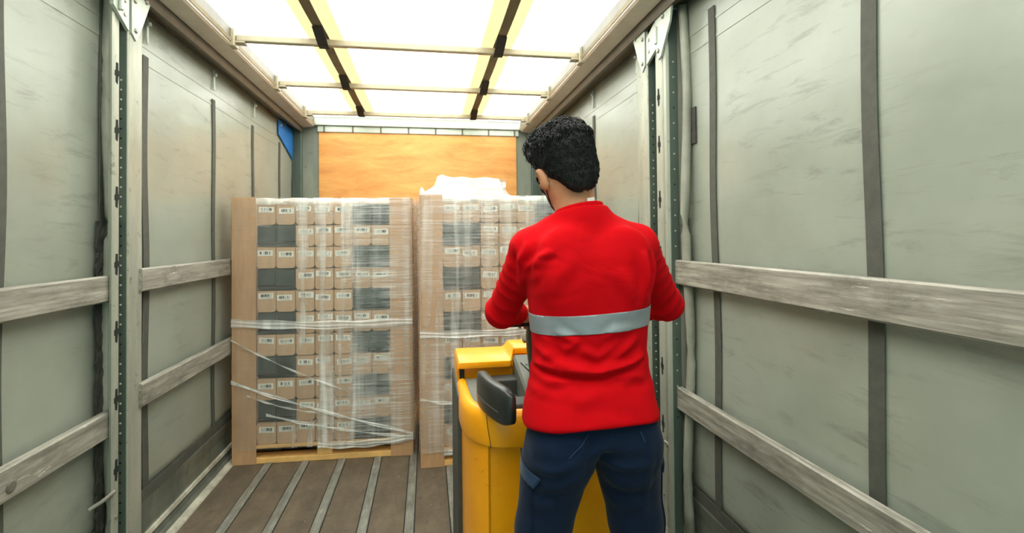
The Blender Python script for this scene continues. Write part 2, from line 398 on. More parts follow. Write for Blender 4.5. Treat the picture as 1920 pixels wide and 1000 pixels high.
def roof_bar(y, label):
    r = empty('roof_bar', (XM, y, 2.70), 0, label, 'roof bar', 'roof bars across the tarpaulin')
    MB().box((-1.11, y - 0.02, 2.675), (0.995, y + 0.02, 2.715), 0.006).build('bar', M['bar'], r)
    for s, x in ((1, -1.13), (-1, 1.012)):
        b = MB().box((x - 0.018, y - 0.035, 2.64), (x + 0.018, y + 0.035, 2.75), 0.006)
        b.box((x + s * 0.012, y - 0.028, 2.662), (x + s * 0.07, y + 0.028, 2.674), 0.004)
        b.build('end_bracket', M['bar'], r)
    return r
roof_bar(3.23, 'pale aluminium roof bar nearest the camera, across the glowing white roof')
roof_bar(4.12, 'pale aluminium roof bar in the middle, between the nearest and the last bar')
roof_bar(5.03, 'pale aluminium roof bar farthest away, just before the plywood end wall')

def roof_strap(x0, label):
    r = empty('roof_strap', (x0, 3.0, 2.74), 0, label, 'roof strap', 'brown straps under the roof')
    MB().grid(lambda u, v: (x0 - 0.105 + 0.21 * u, YB + (5.3 - YB) * v, 2.748 + 0.004 * math.sin(v * 40)), 4, 60).build('doubled_band', M['tarp2'], r, smooth=True)
    MB().grid(lambda u, v: (x0 - 0.028 + 0.056 * u, YB + (5.25 - YB) * v, 2.736 - 0.012 * abs(math.sin((YB + (5.25 - YB) * v - 3.23) * math.pi / 0.9))), 2, 120).build('webbing', M['roofstrap'], r).modifiers.new('t', 'SOLIDIFY').thickness = 0.003
    for y in (3.23, 4.12, 5.03):
        pts = [(y - 0.20, 2.715), (y - 0.10, 2.688), (y - 0.025, 2.668), (y + 0.025, 2.668), (y + 0.07, 2.695), (y + 0.11, 2.715)]
        def lf(u, v, pts=pts):
            t = v * (len(pts) - 1); i = min(int(t), len(pts) - 2); k = t - i
            return (x0 - 0.03 + 0.06 * u + (0.016 * max(0, v - 0.7) if x0 < 0 else -0.016 * max(0, v - 0.7)) * 3, pts[i][0] * (1 - k) + pts[i + 1][0] * k, pts[i][1] * (1 - k) + pts[i + 1][1] * k)
        MB().grid(lf, 2, 15).build('loop', M['roofstrapdark'], r).modifiers.new('t', 'SOLIDIFY').thickness = 0.003
    return r
roof_strap(-0.615, 'brown webbing strap with pale yellow band along the roof, left of the two')
roof_strap(0.46, 'brown webbing strap with pale yellow band along the roof, right of the two')

# lower side boards
def sideboard(name, x, sgn):
    P = lambda a, z: (x + sgn * a, z)
    o = MB().prism([P(-0.03, 0.0), P(-0.03, 0.27), P(0.004, 0.262), P(0.012, 0.245), P(0.004, 0.17), P(0.010, 0.10), P(0.010, 0.0)], 1, YB, YF - 0.05).build(name, M['skirt']); o['kind'] = 'structure'
    MB().prism([P(0.008, 0.072), P(0.008, 0.092), P(0.022, 0.092), P(0.026, 0.072)], 1, YB, YF - 0.05).build('bright_ledge', M['ledge'], o)
    MB().prism([P(0.008, 0.0), P(0.008, 0.060), P(0.026, 0.056), P(0.028, 0.036), P(0.040, 0.034), P(0.042, 0.0)], 1, YB, YF - 0.05).build('base_rail', M['skirt'], o)
    MB().prism([P(0.040, 0.0), P(0.040, 0.014), P(0.078, 0.008), P(0.082, 0.0)], 1, YB, YF - 0.05).build('worn_floor_edge', M['ledge'], o)
    return o
sideboard('baseboard_left', XL, 1); sideboard('baseboard_right', XR, -1)

# posts
def post(side, y0, label):
    """folded steel side post; local y runs away from the camera, inward = toward the middle"""
    x, g = (XL, 1) if side == 'left' else (XR, -1)
    X = lambda a: x + g * a
    r = empty('side_post', (x + g * 0.05, y0 + 0.1, 0.0), 0, label, 'post', 'folded steel posts on the side walls')
    Y = lambda a: y0 + a
    s0, s1, e0, e1, f0, f1 = (0.045, 0.085, 0.135, 0.150, 0.270, 0.330) if side == 'left' else (0.035, 0.105, 0.185, 0.200, 0.30, 0.42)
    sc, cc = (s0 + s1) / 2, (0.176 if side == 'left' else 0.215)
    MB().prism([(X(0.070), Y(s0)), (X(0.080), Y(s0 - 0.004)), (X(0.085), Y(s0 + 0.004)), (X(0.085), Y(s1 - 0.004)), (X(0.080), Y(s1)), (X(0.045), Y(s1)), (X(0.045), Y(s1 - 0.005)), (X(0.070), Y(s1 - 0.005))], 2, 0.05, 2.62).build('slotted_face', M['post'], r)
    MB().prism([(X(0.010), Y(e0)), (X(0.088), Y(e0)), (X(0.092), Y(e0 + 0.005)), (X(0.088), Y(e1)), (X(0.056), Y(e1 + 0.005)), (X(0.050), Y(f1 - 0.006)), (X(0.044), Y(f1)), (X(0.010), Y(f1))], 2, 0.05, 2.62).build('flange', M['post'], r)
    MB().prism([(X(0.040), Y(e0 - 0.004)), (X(0.086), Y(e0 - 0.004)), (X(0.086), Y(e0 - 0.0005)), (X(0.040), Y(e0 - 0.0005))], 2, 0.05, 2.60).build('perforated_channel', M['channel'], r)
    st = MB().prism([(X(0.008), Y(0.085 if side == 'left' else -0.06)), (X(0.012), Y(0.085 if side == 'left' else -0.06)), (X(0.012), Y(0.130 if side == 'left' else -0.03)), (X(0.008), Y(0.130 if side == 'left' else -0.03))], 2, 0.27, 2.60).build('edge_strap', M['strap'], r)
    for z in (0.55, 0.84, 1.12, 1.40, 1.68, 1.96, 2.2):
        s = MB()
        s.prism([(Y(sc-.007), z - 0.040), (Y(sc+.006), z - 0.046), (Y(sc+.010), z - 0.012), (Y(sc+.016), z - 0.010), (Y(sc+.016), z + 0.012), (Y(sc+.010), z + 0.014), (Y(sc+.009), z + 0.044), (Y(sc-.005), z + 0.044), (Y(sc-.007), z + 0.012), (Y(sc-.014), z + 0.008), (Y(sc-.014), z - 0.014), (Y(sc-.007), z - 0.014)], 0, X(0.0842), X(0.0862))
        s.build('keyhole_slot', M['hole'], r)
    for k in range(46):
        z = 0.30 + k * 0.042
        MB().disc((X(0.066), Y(e0 - 0.004), z), (0, -1, 0), 0.0042, 0.0012, 8).build('perforation', M['lighthole'] if (k % 11 not in (6, 7, 8) and z > 0.6) else M['hole'], r)
    # rolled edge of the tarpaulin and torn seal beside the post
    pts = [(X(0.030 + 0.012 * math.sin(z * 5)), Y((0.110 if side == 'left' else -0.095) + 0.006 * math.sin(z * 3.1)), z) for z in np.linspace(0.1, 2.6, 26)]
    MB().tube(pts, 0.022, 8).build('rolled_edge', M['foldtarp'], r, smooth=True)
    rs = random.Random(3)
    sl = MB().grid(lambda u, v: (X(0.012 + rs.uniform(0, 0.006)), Y((0.055 if side == 'left' else -0.085) + (0.04 if side == 'left' else 0.02) * u + rs.uniform(-.006, .006)), 0.28 + 1.3 * v), 2, 60)
    sl.build('torn_seal', M['seal'], r).modifiers.new('t', 'SOLIDIFY').thickness = 0.006
    # head bracket: folded cleat over the channel and gusset plate with bolts
    MB().prism([(Y(s0 - 0.03), 2.47), (Y(e0 - 0.01), 2.40), (Y(e0 - 0.01), 2.54), (Y(s0 - 0.03), 2.62)], 0, X(0.0865), X(0.100)).build('head_cleat', M['plate'], r)
    q0, q1 = sorted((X(0.100), X(0.116)))
    MB().box((q0, Y(s0), 2.46), (q1, Y(s0 + 0.02), 2.55), 0.006).build('cleat_fold', M['plate'], r)
    for z in (2.46, 2.52):
        MB().disc((X(0.100), Y(e0 - 0.04), z), (g, 0, 0), 0.009, 0.004).build('rivet', M['bolt'], r)
    gp = MB().prism([(Y(e0 + 0.002), 2.64), (Y(e0 + 0.21), 2.64), (Y(e0 + 0.16), 2.60), (Y(e0 + 0.09), 2.46), (Y(e0 + 0.04), 2.375), (Y(e0 + 0.006), 2.40)], 0, X(0.093), X(0.103)).build('gusset_plate', M['plate'], r)
    for y, z in ((0.03, 2.55), (0.035, 2.42), (0.12, 2.585)):
        MB().disc((X(0.103), Y(e0 + y), z), (g, 0, 0), 0.011, 0.007).build('bolt', M['bolt'], gp)
    if side == 'right':
        MB().prism([(X(0.010), Y(-0.035)), (X(0.070), Y(-0.035)), (X(0.094), Y(-0.028)), (X(0.094), Y(0.0)), (X(0.070), Y(0.02)), (X(0.010), Y(0.02))], 2, 0.05, 2.62).build('near_flange', M['post'], r)
        MB().prism([(X(0.040), Y(-0.041)), (X(0.082), Y(-0.041)), (X(0.082), Y(-0.0355)), (X(0.040), Y(-0.0355))], 2, 0.05, 2.60).build('perforated_channel', M['channel'], r)
        for k in range(24):
            MB().disc((X(0.062), Y(-0.0405), 0.62 + k * 0.075), (0, -1, 0), 0.0042, 0.0012, 8).build('perforation', M['lighthole'] if k % 5 else M['hole'], r)
        g2 = MB().prism([(Y(-0.13), 2.64), (Y(0.06), 2.64), (Y(0.05), 2.43), (Y(0.03), 2.375), (Y(0.0), 2.385), (Y(-0.10), 2.52)], 0, X(0.096), X(0.106)).build('gusset_plate', M['plate'], r)
        for y, z in ((-0.03, 2.57), (0.025, 2.42)):
            MB().disc((X(0.106), Y(y), z), (g, 0, 0), 0.012, 0.008).build('bolt', M['bolt'], g2)
        MB().prism([(X(0.004), Y(-0.15)), (X(0.012), Y(-0.15)), (X(0.012), Y(-0.075)), (X(0.004), Y(-0.075))], 2, 1.93, 2.10).build('patch', M['seal'], r)
    for z in (0.20, 0.36):
        MB().disc((X(0.085), Y(sc), z), (g, 0, 0), 0.008, 0.005).build('bolt', M['bolt'], r)
    MB().tube([(X(0.04), Y(-0.03), 0.44), (X(0.07), Y(0.0), 0.455), (X(0.09), Y(0.05), 0.47)], 0.008, 8).build('tarp_hook', M['bolt'], r)
    return r
post('left', 2.285, 'pale folded steel post with keyhole slots on the left wall')
post('right', 2.335, 'pale folded steel post with keyhole slots on the right wall, beside the worker')

# laths
def lath(side, y0, y1, zc, label, h=0.108, dz=0.0, bolt=None):
    x, g = (XL, 1) if side == 'left' else (XR, -1)
    a, b = sorted((x + g * 0.034, x + g * 0.066))
    o = MB()
    o.loft([[(px, yy, zz + (0 if k == 0 else dz)) for px, zz in ((a, zc - h / 2 + 0.006), (a + 0.006, zc - h / 2), (b - 0.006, zc - h / 2), (b, zc - h / 2 + 0.006), (b, zc + h / 2 - 0.006), (b - 0.006, zc + h / 2), (a + 0.006, zc + h / 2), (a, zc + h / 2 - 0.006))] for k, yy in enumerate((y0, y1))])
    o = o.build('side_lath', M['lath'])
    tag(o, label, 'lath', 'weathered laths along the side walls')
    if bolt is not None:
        MB().disc((x + g * 0.066, bolt, zc - 0.01), (g, 0, 0), 0.02, 0.006, 14).build('bolt', M['bolt'], o)
    return o
lath('left', YB, 2.37, 1.300, 'upper grey lath on the left wall, on the near side of the post')
lath('left', YB, 2.375, 0.742, 'lower grey lath on the left wall, on the near side of the post', bolt=1.84)
lath('left', 2.585, 5.4, 1.315, 'upper grey lath on the left wall beyond the post, reaching behind the cartons')
lath('left', 2.585, 5.4, 0.785, 'lower grey lath on the left wall beyond the post, reaching behind the cartons')
lath('right', YB, 2.36, 1.320, "upper grey lath on the right wall, level with the worker's elbow", h=0.118)
lath('right', YB, 2.385, 0.712, "lower grey lath on the right wall, level with the worker's hip")

# ------------------------------------------------------------------ pallet loads (local: x along the face, y into the load, z up; origin at front left corner)
PW, PD, PH, PITCH_Z, PITCH_X = 1.18, 0.82, 0.125, 0.147, 0.1250

def wooden_pallet(root):
    w, d = PW, PD
    for z0, z1, deep in ((0.0, 0.022, 0), (0.100, 0.122, 1)):
        n = 3 if not deep else 5
        if deep:
            for k in range(5):
                y0 = 0.008 + k * (d - 0.146) / 4
                MB().box((0.01, y0, z0), (w - 0.01, y0 + 0.13, z1), 0.003, 1).build('deck_board', M['wood'], root, world=False)
        else:
            for k, y0 in enumerate((0.008, d / 2 - 0.05, d - 0.11)):
                MB().box((0.01, y0, z0), (w - 0.01, y0 + 0.10, z1 + 0.016), 0.003, 1).build('bottom_board', M['wood'], root, world=False)
    for x0 in (0.01, w / 2 - 0.05, w - 0.11):
        for y0 in (0.008, d / 2 - 0.05, d - 0.11):
            MB().box((x0, y0, 0.0385), (x0 + 0.10, y0 + 0.10, 0.0995), 0.003, 1).build('block', M['wood'], root, world=False)

def corner_post(x, y, sx, sy, z1, zt=0.004, a=0.152, b=0.12):
    t = 0.006
    pts = [(x, y), (x + sx * a, y), (x + sx * a, y + sy * t), (x + sx * t, y + sy * t), (x + sx * t, y + sy * b), (x, y + sy * b)]
    return MB().prism(pts, 2, zt, z1)

def carton_proto():
    b = bmesh.new(); bmesh.ops.create_cube(b, size=1.0)
    w, d, h = PITCH_X - 0.005, 0.40, PITCH_Z - 0.006
    for v in b.verts: v.co = Vector((v.co.x * w + PITCH_X / 2, v.co.y * d + d / 2, v.co.z * h + h / 2))
    lowf = [e for e in b.edges if abs(e.verts[0].co.x - e.verts[1].co.x) < 1e-5 and e.verts[0].co.z < 0.01 and e.verts[1].co.z < 0.01 and abs(e.verts[0].co.y - e.verts[1].co.y) > 0.1]
    bmesh.ops.bevel(b, geom=lowf, offset=0.020, segments=3, profile=0.5, affect='EDGES')
    m = MB(); m.bm(b)
    o = m.build('carton', M['carton'])
    MB().box((-0.048, -0.0016, -0.019), (0.048, 0.0, 0.019)).build('barcode_label', M['label'], o).location = (PITCH_X / 2, -0.0002, 0.103)
    return o

def case_proto():
    w, d, h = PITCH_X * 2 - 0.005, 0.40, PITCH_Z - 0.005
    m = MB().box((0.0025, 0.010, 0.0), (0.0025 + w, d, h), 0.004, 1)
    for k in range(2): m.box((0.006 + k * PITCH_X, 0.002, 0.03), (PITCH_X - 0.004 + k * PITCH_X, 0.012, h - 0.004), 0.006, 2)
    o = m.build('dark_case', M['dark'])
    MB().box((0.004, -0.001, 0.018), (w, 0.010, 0.028), 0.002, 1).build('rim', M['darkline'], o)
    return o

ORD = ['top', 'second', 'third', 'fourth', 'fifth', 'sixth', 'seventh', 'eighth', 'ninth', 'tenth', 'bottom']
NTH = ['first', 'second', 'third', 'fourth', 'fifth', 'sixth', 'seventh']
cart0 = carton_proto(); case0 = case_proto(); used = {'c': False, 'd': False}
rj = random.Random(11)

def place(kind, parent_m, x, y, z, label, group):
    src = cart0 if kind == 'c' else case0
    if not used[kind]: o = src; used[kind] = True
    else: o = copy_tree(src)
    rz = rj.uniform(-0.012, 0.012)
    o.matrix_world = parent_m @ Matrix.Translation((x + rj.uniform(-.001, .001), y + rj.uniform(0, 0.005), z)) @ Matrix.Rotation(0 if kind == 'd' else rz * 0.4, 4, 'Z')
    if kind == 'c':
        lb = o.children[0]; lb.location = (PITCH_X / 2 + rj.uniform(-.009, .009), -0.0002, 0.101 + rj.uniform(-.009, .010)); lb.rotation_euler = (0, rj.uniform(-0.07, 0.07), 0)
    tag(o, label, 'carton' if kind == 'c' else 'case', group)
    return o

def load(side, loc, rz, colour='left'):
    Mx = Matrix.Translation(loc) @ Matrix.Rotation(rz, 4, 'Z')
    p = empty('wooden_pallet', loc, rz, 'pale pine pallet under the %s front load of cartons' % side, 'pallet', 'pallets under the loads')
    wooden_pallet(p)
    x0 = 0.152
    for r in range(11):
        z = PH + (10 - r) * PITCH_Z; rn = ORD[r]
        cols = ([('c', k) for k in range(5)] + [('d', 5)]) if r % 2 == 0 else ([('d', 0)] + [('c', k) for k in range(2, 7)])
        n = 0
        for kind, k in cols:
            if kind == 'c':
                n += 1
                lab = 'brown carton, %s row of the %s pallet, %s carton from the left' % (rn, side, NTH[n - 1])
                place('c', Mx, x0 + k * PITCH_X, 0.012, z, lab, 'brown cartons on the %s pallet' % side)
            else:
                lab = 'dark grey case, %s row of the %s pallet, at its %s end' % (rn, side, 'right' if k else 'left')
                place('d', Mx, x0 + k * PITCH_X, 0.012, z, lab, 'dark cases on the %s pallet' % side)
    top = PH + 11 * PITCH_Z
    for x, sx, nm in ((0.0, 1, 'left'), (PW, -1, 'right')):
        for y, sy, fb in ((0.0, 1, 'front'), (PD, -1, 'back')):
            c = corner_post(x, y, sx, sy, top + 0.038, zt=0.002 if fb == 'front' else 0.13).build('corner_post', M['cpost'])
            c.matrix_world = Mx
            tag(c, 'brown cardboard corner post at the %s %s corner of the %s load' % (fb, nm, side), 'corner post', 'cardboard corner posts')
    return Mx, top

def wrap(Mx, top, side, label, mat, ropes, z0=0.10):
    """stretch film round the four sides: a closed tube with crinkles, plus bunched folds and the band over the top edge"""
    e = 0.006; r = 0.03
    per = []
    for (x, y, a0) in ((-e, -e, math.pi), (PW + e, -e, 1.5 * math.pi), (PW + e, PD + e, 0), (-e, PD + e, 0.5 * math.pi)):
        cx = x + (r if x < 0.5 else -r); cy = y + (r if y < 0.4 else -r)
        for k in range(5):
            a = a0 + k * math.pi / 8; per.append((cx + r * math.cos(a), cy + r * math.sin(a)))
    # densify straight runs
    out = []
    for i, p in enumerate(per):
        q = per[(i + 1) % len(per)]; L = math.hypot(q[0] - p[0], q[1] - p[1]); n = max(1, int(L / 0.03))
        for k in range(n): out.append((p[0] + (q[0] - p[0]) * k / n, p[1] + (q[1] - p[1]) * k / n))
    rw = random.Random(5); rings = []
    zs = np.linspace(z0, top + 0.034, 70)
    ph = [rw.uniform(0, 6.28) for _ in range(6)]
    for z in zs:
        ring = []
        for (x, y) in out:
            k = 0.0022 * math.sin(x * 61 + ph[0] + 1.5 * math.sin(z * 3)) + 0.0018 * math.sin(z * 97 + ph[1] + 3 * math.sin(x * 4 + y * 5)) + 0.0012 * math.sin(x * 140 + y * 120 + z * 20)
            nx = -1 if x < 0.0 else (1 if x > PW else 0); ny = -1 if y < 0.0 else (1 if y > PD else 0)
            ring.append((x + nx * (0.004 + k), y + ny * (0.004 + k), z))
        rings.append(ring)
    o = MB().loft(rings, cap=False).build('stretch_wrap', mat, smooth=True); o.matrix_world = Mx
    tag(o, label, 'stretch wrap', 'clear film round the pallet loads')
    for (pa, pb, wd) in ropes:
        def rfn(u, v, pa=pa, pb=pb, wd=wd):
            t = u; s = (v - 0.5) * wd * (1 - (0.55 if abs(pa[1] - pb[1]) > 0.05 else 0.12) * math.sin(t * math.pi)) + 0.004 * math.sin(t * 21 + v * 3)
            return (pa[0] + (pb[0] - pa[0]) * t, -0.015 - 0.003 * math.sin(v * 14 + t * 5), pa[1] + (pb[1] - pa[1]) * t + s + 0.02 * math.sin(t * math.pi) * -1)
        MB().grid(rfn, 40, 8).build('film_fold', M['filmrope'], o, world=False, smooth=True)
    # sheet over the top of the cartons, turned down in front between the posts
    def cap(u, v):
        x = 0.145 + (PW - 0.30) * u; s = v * 0.5
        if s < 0.05: y, z = 0.001 + 0.002 * math.sin(x * 40), top - 0.012 + s * 0.28 + 0.003 * math.sin(x * 23)
        else:
            a = min(1, (s - 0.05) / 0.03); y = 0.001 + 0.02 * a + max(0, s - 0.08); z = top + 0.002 + 0.030 * math.sin(a * math.pi / 2) + 0.003 * math.sin(x * 31 + s * 20)
        return (x, y, z)
    MB().grid(cap, 60, 30).build('top_sheet', M['filmcap'], o, world=False, smooth=True)
    return o

MxL, topL = load('left', (-1.283, 3.632, 0.0), -0.048)
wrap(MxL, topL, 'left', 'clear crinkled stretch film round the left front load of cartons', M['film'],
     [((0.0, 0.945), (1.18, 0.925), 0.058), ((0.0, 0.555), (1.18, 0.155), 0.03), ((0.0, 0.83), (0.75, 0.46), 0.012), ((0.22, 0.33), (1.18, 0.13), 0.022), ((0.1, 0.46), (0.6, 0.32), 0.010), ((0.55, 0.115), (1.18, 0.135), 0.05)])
MxR, topR = load('right', (-0.052, 3.360, 0.0), 0.0)
wr_ = wrap(MxR, topR, 'right', 'milky stretch film round the right front load beyond the worker', M['film2'],
     [((0.0, 0.87), (1.18, 0.90), 0.05), ((0.0, 0.45), (0.6, 0.40), 0.02), ((0.15, 0.10), (1.18, 0.15), 0.05)])
# half layer on top of the right load under a loose sheet
for k in range(4):
    place('c', MxR, 0.128 + k * PITCH_X, 0.30, topR + 0.036, 'brown carton on top of the right load under loose film, %s from the left' % NTH[k], 'cartons topping the right load')
PR = [(0.0, 0.040), (0.015, 0.115), (0.03, 0.118), (0.045, 0.085), (0.13, 0.125), (0.16, 0.192), (0.20, 0.206), (0.30, 0.190), (0.55, 0.188), (0.70, 0.186), (0.74, 0.12), (0.78, 0.06), (0.80, 0.04)]
def sheet(u, v):
    x = 0.66 * u; hz = float(np.interp(x * 0.8 / 0.66, [p[0] for p in PR], [p[1] for p in PR]))
    k = min(1, v / 0.32) if v < 0.75 else max(0, (1 - v) / 0.25); k = k * k * (3 - 2 * k)
    y = 0.10 + 0.66 * v
    return (x + 0.005 * math.sin(v * 17), y, topR + 0.036 + max(0.002, (hz - 0.036) * k) + 0.004 * math.sin(x * 37 + v * 9) * k)
sh = MB().grid(sheet, 60, 30).build('loose_film_sheet', M['filmcap'], smooth=True); sh.matrix_world = MxR
tag(sh, 'white loose film sheet humped over the cartons topping the right load', 'film sheet')

# second load in the row behind on the left: only its near right edge shows in the gap
MxB = Matrix.Translation((-1.243, 4.56, 0)) @ Matrix.Rotation(0.0, 4, 'Z')
pb_ = empty('wooden_pallet', (-1.243, 4.56, 0), 0, 'pale pine pallet in the back row, behind the left front load', 'pallet', 'pallets under the loads')
wooden_pallet(pb_)
cp = corner_post(PW, 0, -1, 1, 1.75, zt=0.002).build('corner_post', M['cpost']); cp.matrix_world = MxB
tag(cp, 'cardboard corner post in the back row, seen through the gap between the front loads', 'corner post', 'cardboard corner posts')
for k in range(5):
    b = MB().box((PW - 0.40, 0.012, PH + k * 0.325), (PW - 0.012, 0.80, PH + 0.322 + k * 0.325), 0.006).build('large_carton', M['carton'])
    b.matrix_world = MxB
    tag(b, 'large brown carton of the back row, %s from the floor, behind the gap' % NTH[k], 'carton', 'large cartons of the back row')
# ------------------------------------------------------------------ electric pallet truck
TC = 0.44
tr = empty('pallet_truck', (TC, 1.9, 0.0), 0, 'yellow electric pallet truck with black side pads, in front of the worker', 'pallet truck')
TL, TR, TY = 0.112, 0.768, 1.60
def plan(inset, yf=2.10, rx=0.14, ry=0.26, n=10):
    """rear outline of the truck seen from above, from its left flank round the back to its right flank"""
    l, r_, y0 = TL + inset, TR - inset, TY + inset
    a, b = max(0.02, rx - inset), max(0.02, ry - inset)
    pts = [(l, yf - (yf - y0 - b) * k / 4) for k in range(4)]
    for k in range(n + 1):
        t = k / n * math.pi / 2; pts.append((l + a - a * math.cos(t) ** 0.9, y0 + b - b * math.sin(t) ** 0.9))
    m = 8
    for k in range(1, m): pts.append((l + a + (r_ - l - 2 * a) * k / m, y0 - 0.008 * math.sin(math.pi * k / m)))
    for k in range(n + 1):
        t = (1 - k / n) * math.pi / 2; pts.append((r_ - a + a * math.cos(t) ** 0.9, y0 + b - b * math.sin(t) ** 0.9))
    pts += [(r_, yf - (yf - y0 - b) * k / 4) for k in range(3, -1, -1)]
    return pts
def plan3(inset, z, **k): return [(x, y, z) for x, y in plan(inset, **k)]
# rim: the thick band round the top
prof = [(0.010, 0.826), (0.002, 0.829), (0.0, 0.836), (0.0, 0.905), (0.004, 0.924), (0.014, 0.937), (0.028, 0.941), (0.040, 0.936), (0.047, 0.922), (0.048, 0.880), (0.050, 0.826)]
def rim_ring(i, z):
    out = []
    for (x, y) in plan(i):
        side = min(1, max(0, (y - 1.66) / 0.35))             # the band thins and drops toward the flanks
        out.append((x, y, z - 0.022 * side))
    return out
MB().loft([rim_ring(i, z) for i, z in prof] + [rim_ring(*prof[0])], cap=False, closed=False).build('rim', M['yellow'], tr, auto=40)
MB().tube([(x, y, z - 0.002) for x, y, z in [(0.182, 1.6155, 0.934), (0.1845, 1.6095, 0.90), (0.189, 1.6075, 0.87), (0.195, 1.6065, 0.83)]], 0.0012, 6).build('rim_seam', M['hole'], tr)
# lower shell: rounded columns at the corners with a recessed middle panel
def low(z, extra=0.0):
    out = []
    for (x, y) in plan(0.012 + extra):
        out.append((x, y, z))
    return out
low_pts = plan(0.012)
ci = [k for k, (x, y) in enumerate(low_pts) if y < 1.75 and 0.2 < x < 0.68]
def column(sel, name):
    base = [p for p in low_pts if sel(p)]
    zt = 0.827
    rings = []
    for z in np.linspace(0.13, zt, 12):
        rings.append([(x, y, z - (0.02 * min(1, max(0, (y - 1.66) / 0.35)) if z == zt else 0)) for x, y in base])
    back = [(x + (0.05 if x < TC else -0.05), y + 0.05, 0) for x, y in base][::-1]
    rings = [r_ + [(bx, by, r_[0][2]) for bx, by, _ in back] for r_ in rings]
    return MB().loft(rings).build(name, M['yellow'], tr, auto=40)
column(lambda p: p[0] < 0.205, 'corner_column'); column(lambda p: p[0] > 0.675, 'corner_column')
MB().box((0.185, TY + 0.045, 0.10), (0.70, TY + 0.07, 0.84), 0.004).build('rear_panel', M['yellow'], tr)
MB().box((0.15, TY + 0.02, 0.03), (0.73, 2.09, 0.13), 0.015).build('chassis', M['blackplastic'], tr)
MB().box((TL - 0.004, 1.93, 0.10), (TL + 0.03, 2.36, 0.90), 0.008).build('side_panel', M['darkgrey'], tr)
MB().box((TR - 0.03, 1.93, 0.10), (TR + 0.004, 2.36, 0.90), 0.008).build('side_panel', M['darkgrey'], tr)
# tray inside the rim, console and ledges
tray = plan3(0.046, 0.865)
MB().loft([plan3(0.046, 0.84), tray]).build('tray', M['darkgrey'], tr)
MB().loft([[(x, y, 0.866 + (0.055 if k else 0)) for x, y in ((TL + 0.05 - 0.012 * k, 1.80), (TL + 0.085 - 0.02 * k, 1.74), (TL + 0.13 - 0.02 * k, 1.90), (TL + 0.12 - 0.02 * k, 2.08), (TL + 0.05 - 0.012 * k, 2.08))] for k in (0, 1)]).build('side_tray', M['greyplastic'], tr, auto=30)
MB().box((0.255, 2.02, 0.86), (0.72, 2.10, 0.925), 0.006).build('rear_ledge', M['darkgrey'], tr)
MB().box((0.27, 1.665, 0.862), (0.62, 1.76, 0.885), 0.004).box((0.29, 1.75, 0.862), (0.62, 1.84, 0.915), 0.01).build('ledge', M['darkgrey'], tr)
cs = MB()
cs.loft([[(0.352, 1.835, z0), (0.62, 1.835, z0), (0.62, 2.12, z0), (0.352, 2.12, z0)] for z0 in (0.87,)] + [[(0.352, 1.835, 0.925), (0.62, 1.835, 0.925), (0.62, 2.12, 0.985), (0.352, 2.12, 0.985)], [(0.360, 1.842, 0.935), (0.612, 1.842, 0.935), (0.612, 2.115, 1.000), (0.360, 2.115, 1.000)]])
cs.build('console', M['greyplastic'], tr, auto=25)
MB().disc((0.40, 2.03, 0.977), (0, -0.22, 1), 0.012, 0.006).build('console_button', M['blackplastic'], tr)
MB().tube([(0.372, 2.04, 0.985), (0.40, 1.95, 0.964), (0.425, 1.88, 0.949)], 0.002, 6).build('console_seam', M['hole'], tr)
# battery hood: flat on the left, stepping up toward the middle
def hood_ring(x):
    s = min(1, max(0, (x - 0.335) / 0.035)); s = s * s * (3 - 2 * s)
    zt = 0.992 + 0.028 * s; yl = 2.075 + 0.10 * s
    return [(x, 2.34, 0.12), (x, 2.34, zt - 0.012), (x, 2.33, zt), (x, yl + 0.012, zt), (x, yl + 0.002, zt - 0.006), (x, yl, zt - 0.018), (x, yl + 0.004, zt - 0.030), (x, yl + 0.03, zt - 0.032), (x, 2.125, 0.95), (x, 2.125, 0.12)]
xs = [0.118, 0.124] + list(np.linspace(0.14, 0.32, 6)) + list(np.linspace(0.335, 0.37, 8)) + list(np.linspace(0.40, 0.74, 6)) + [0.756, 0.762]
rg = [hood_ring(x) for x in xs]
for k, ins in ((0, 0.010), (-1, 0.010)):
    rg[k] = [(x, y, z - (ins if z > 0.95 else 0)) for x, y, z in rg[k]]
MB().loft(rg).build('battery_hood', M['yellow'], tr, auto=35)
MB().box((0.150, 2.118, 0.955), (0.335, 2.127, 0.962), 0.002, 1).build('hood_seam', M['hole'], tr)
MB().box((0.128, 2.116, 0.86), (0.148, 2.127, 0.958), 0.003, 1).build('hood_hinge', M['seal'], tr)
MB().box((0.425, 2.25, 1.0205), (0.50, 2.29, 1.030), 0.002).build('latch', M['blackplastic'], tr)
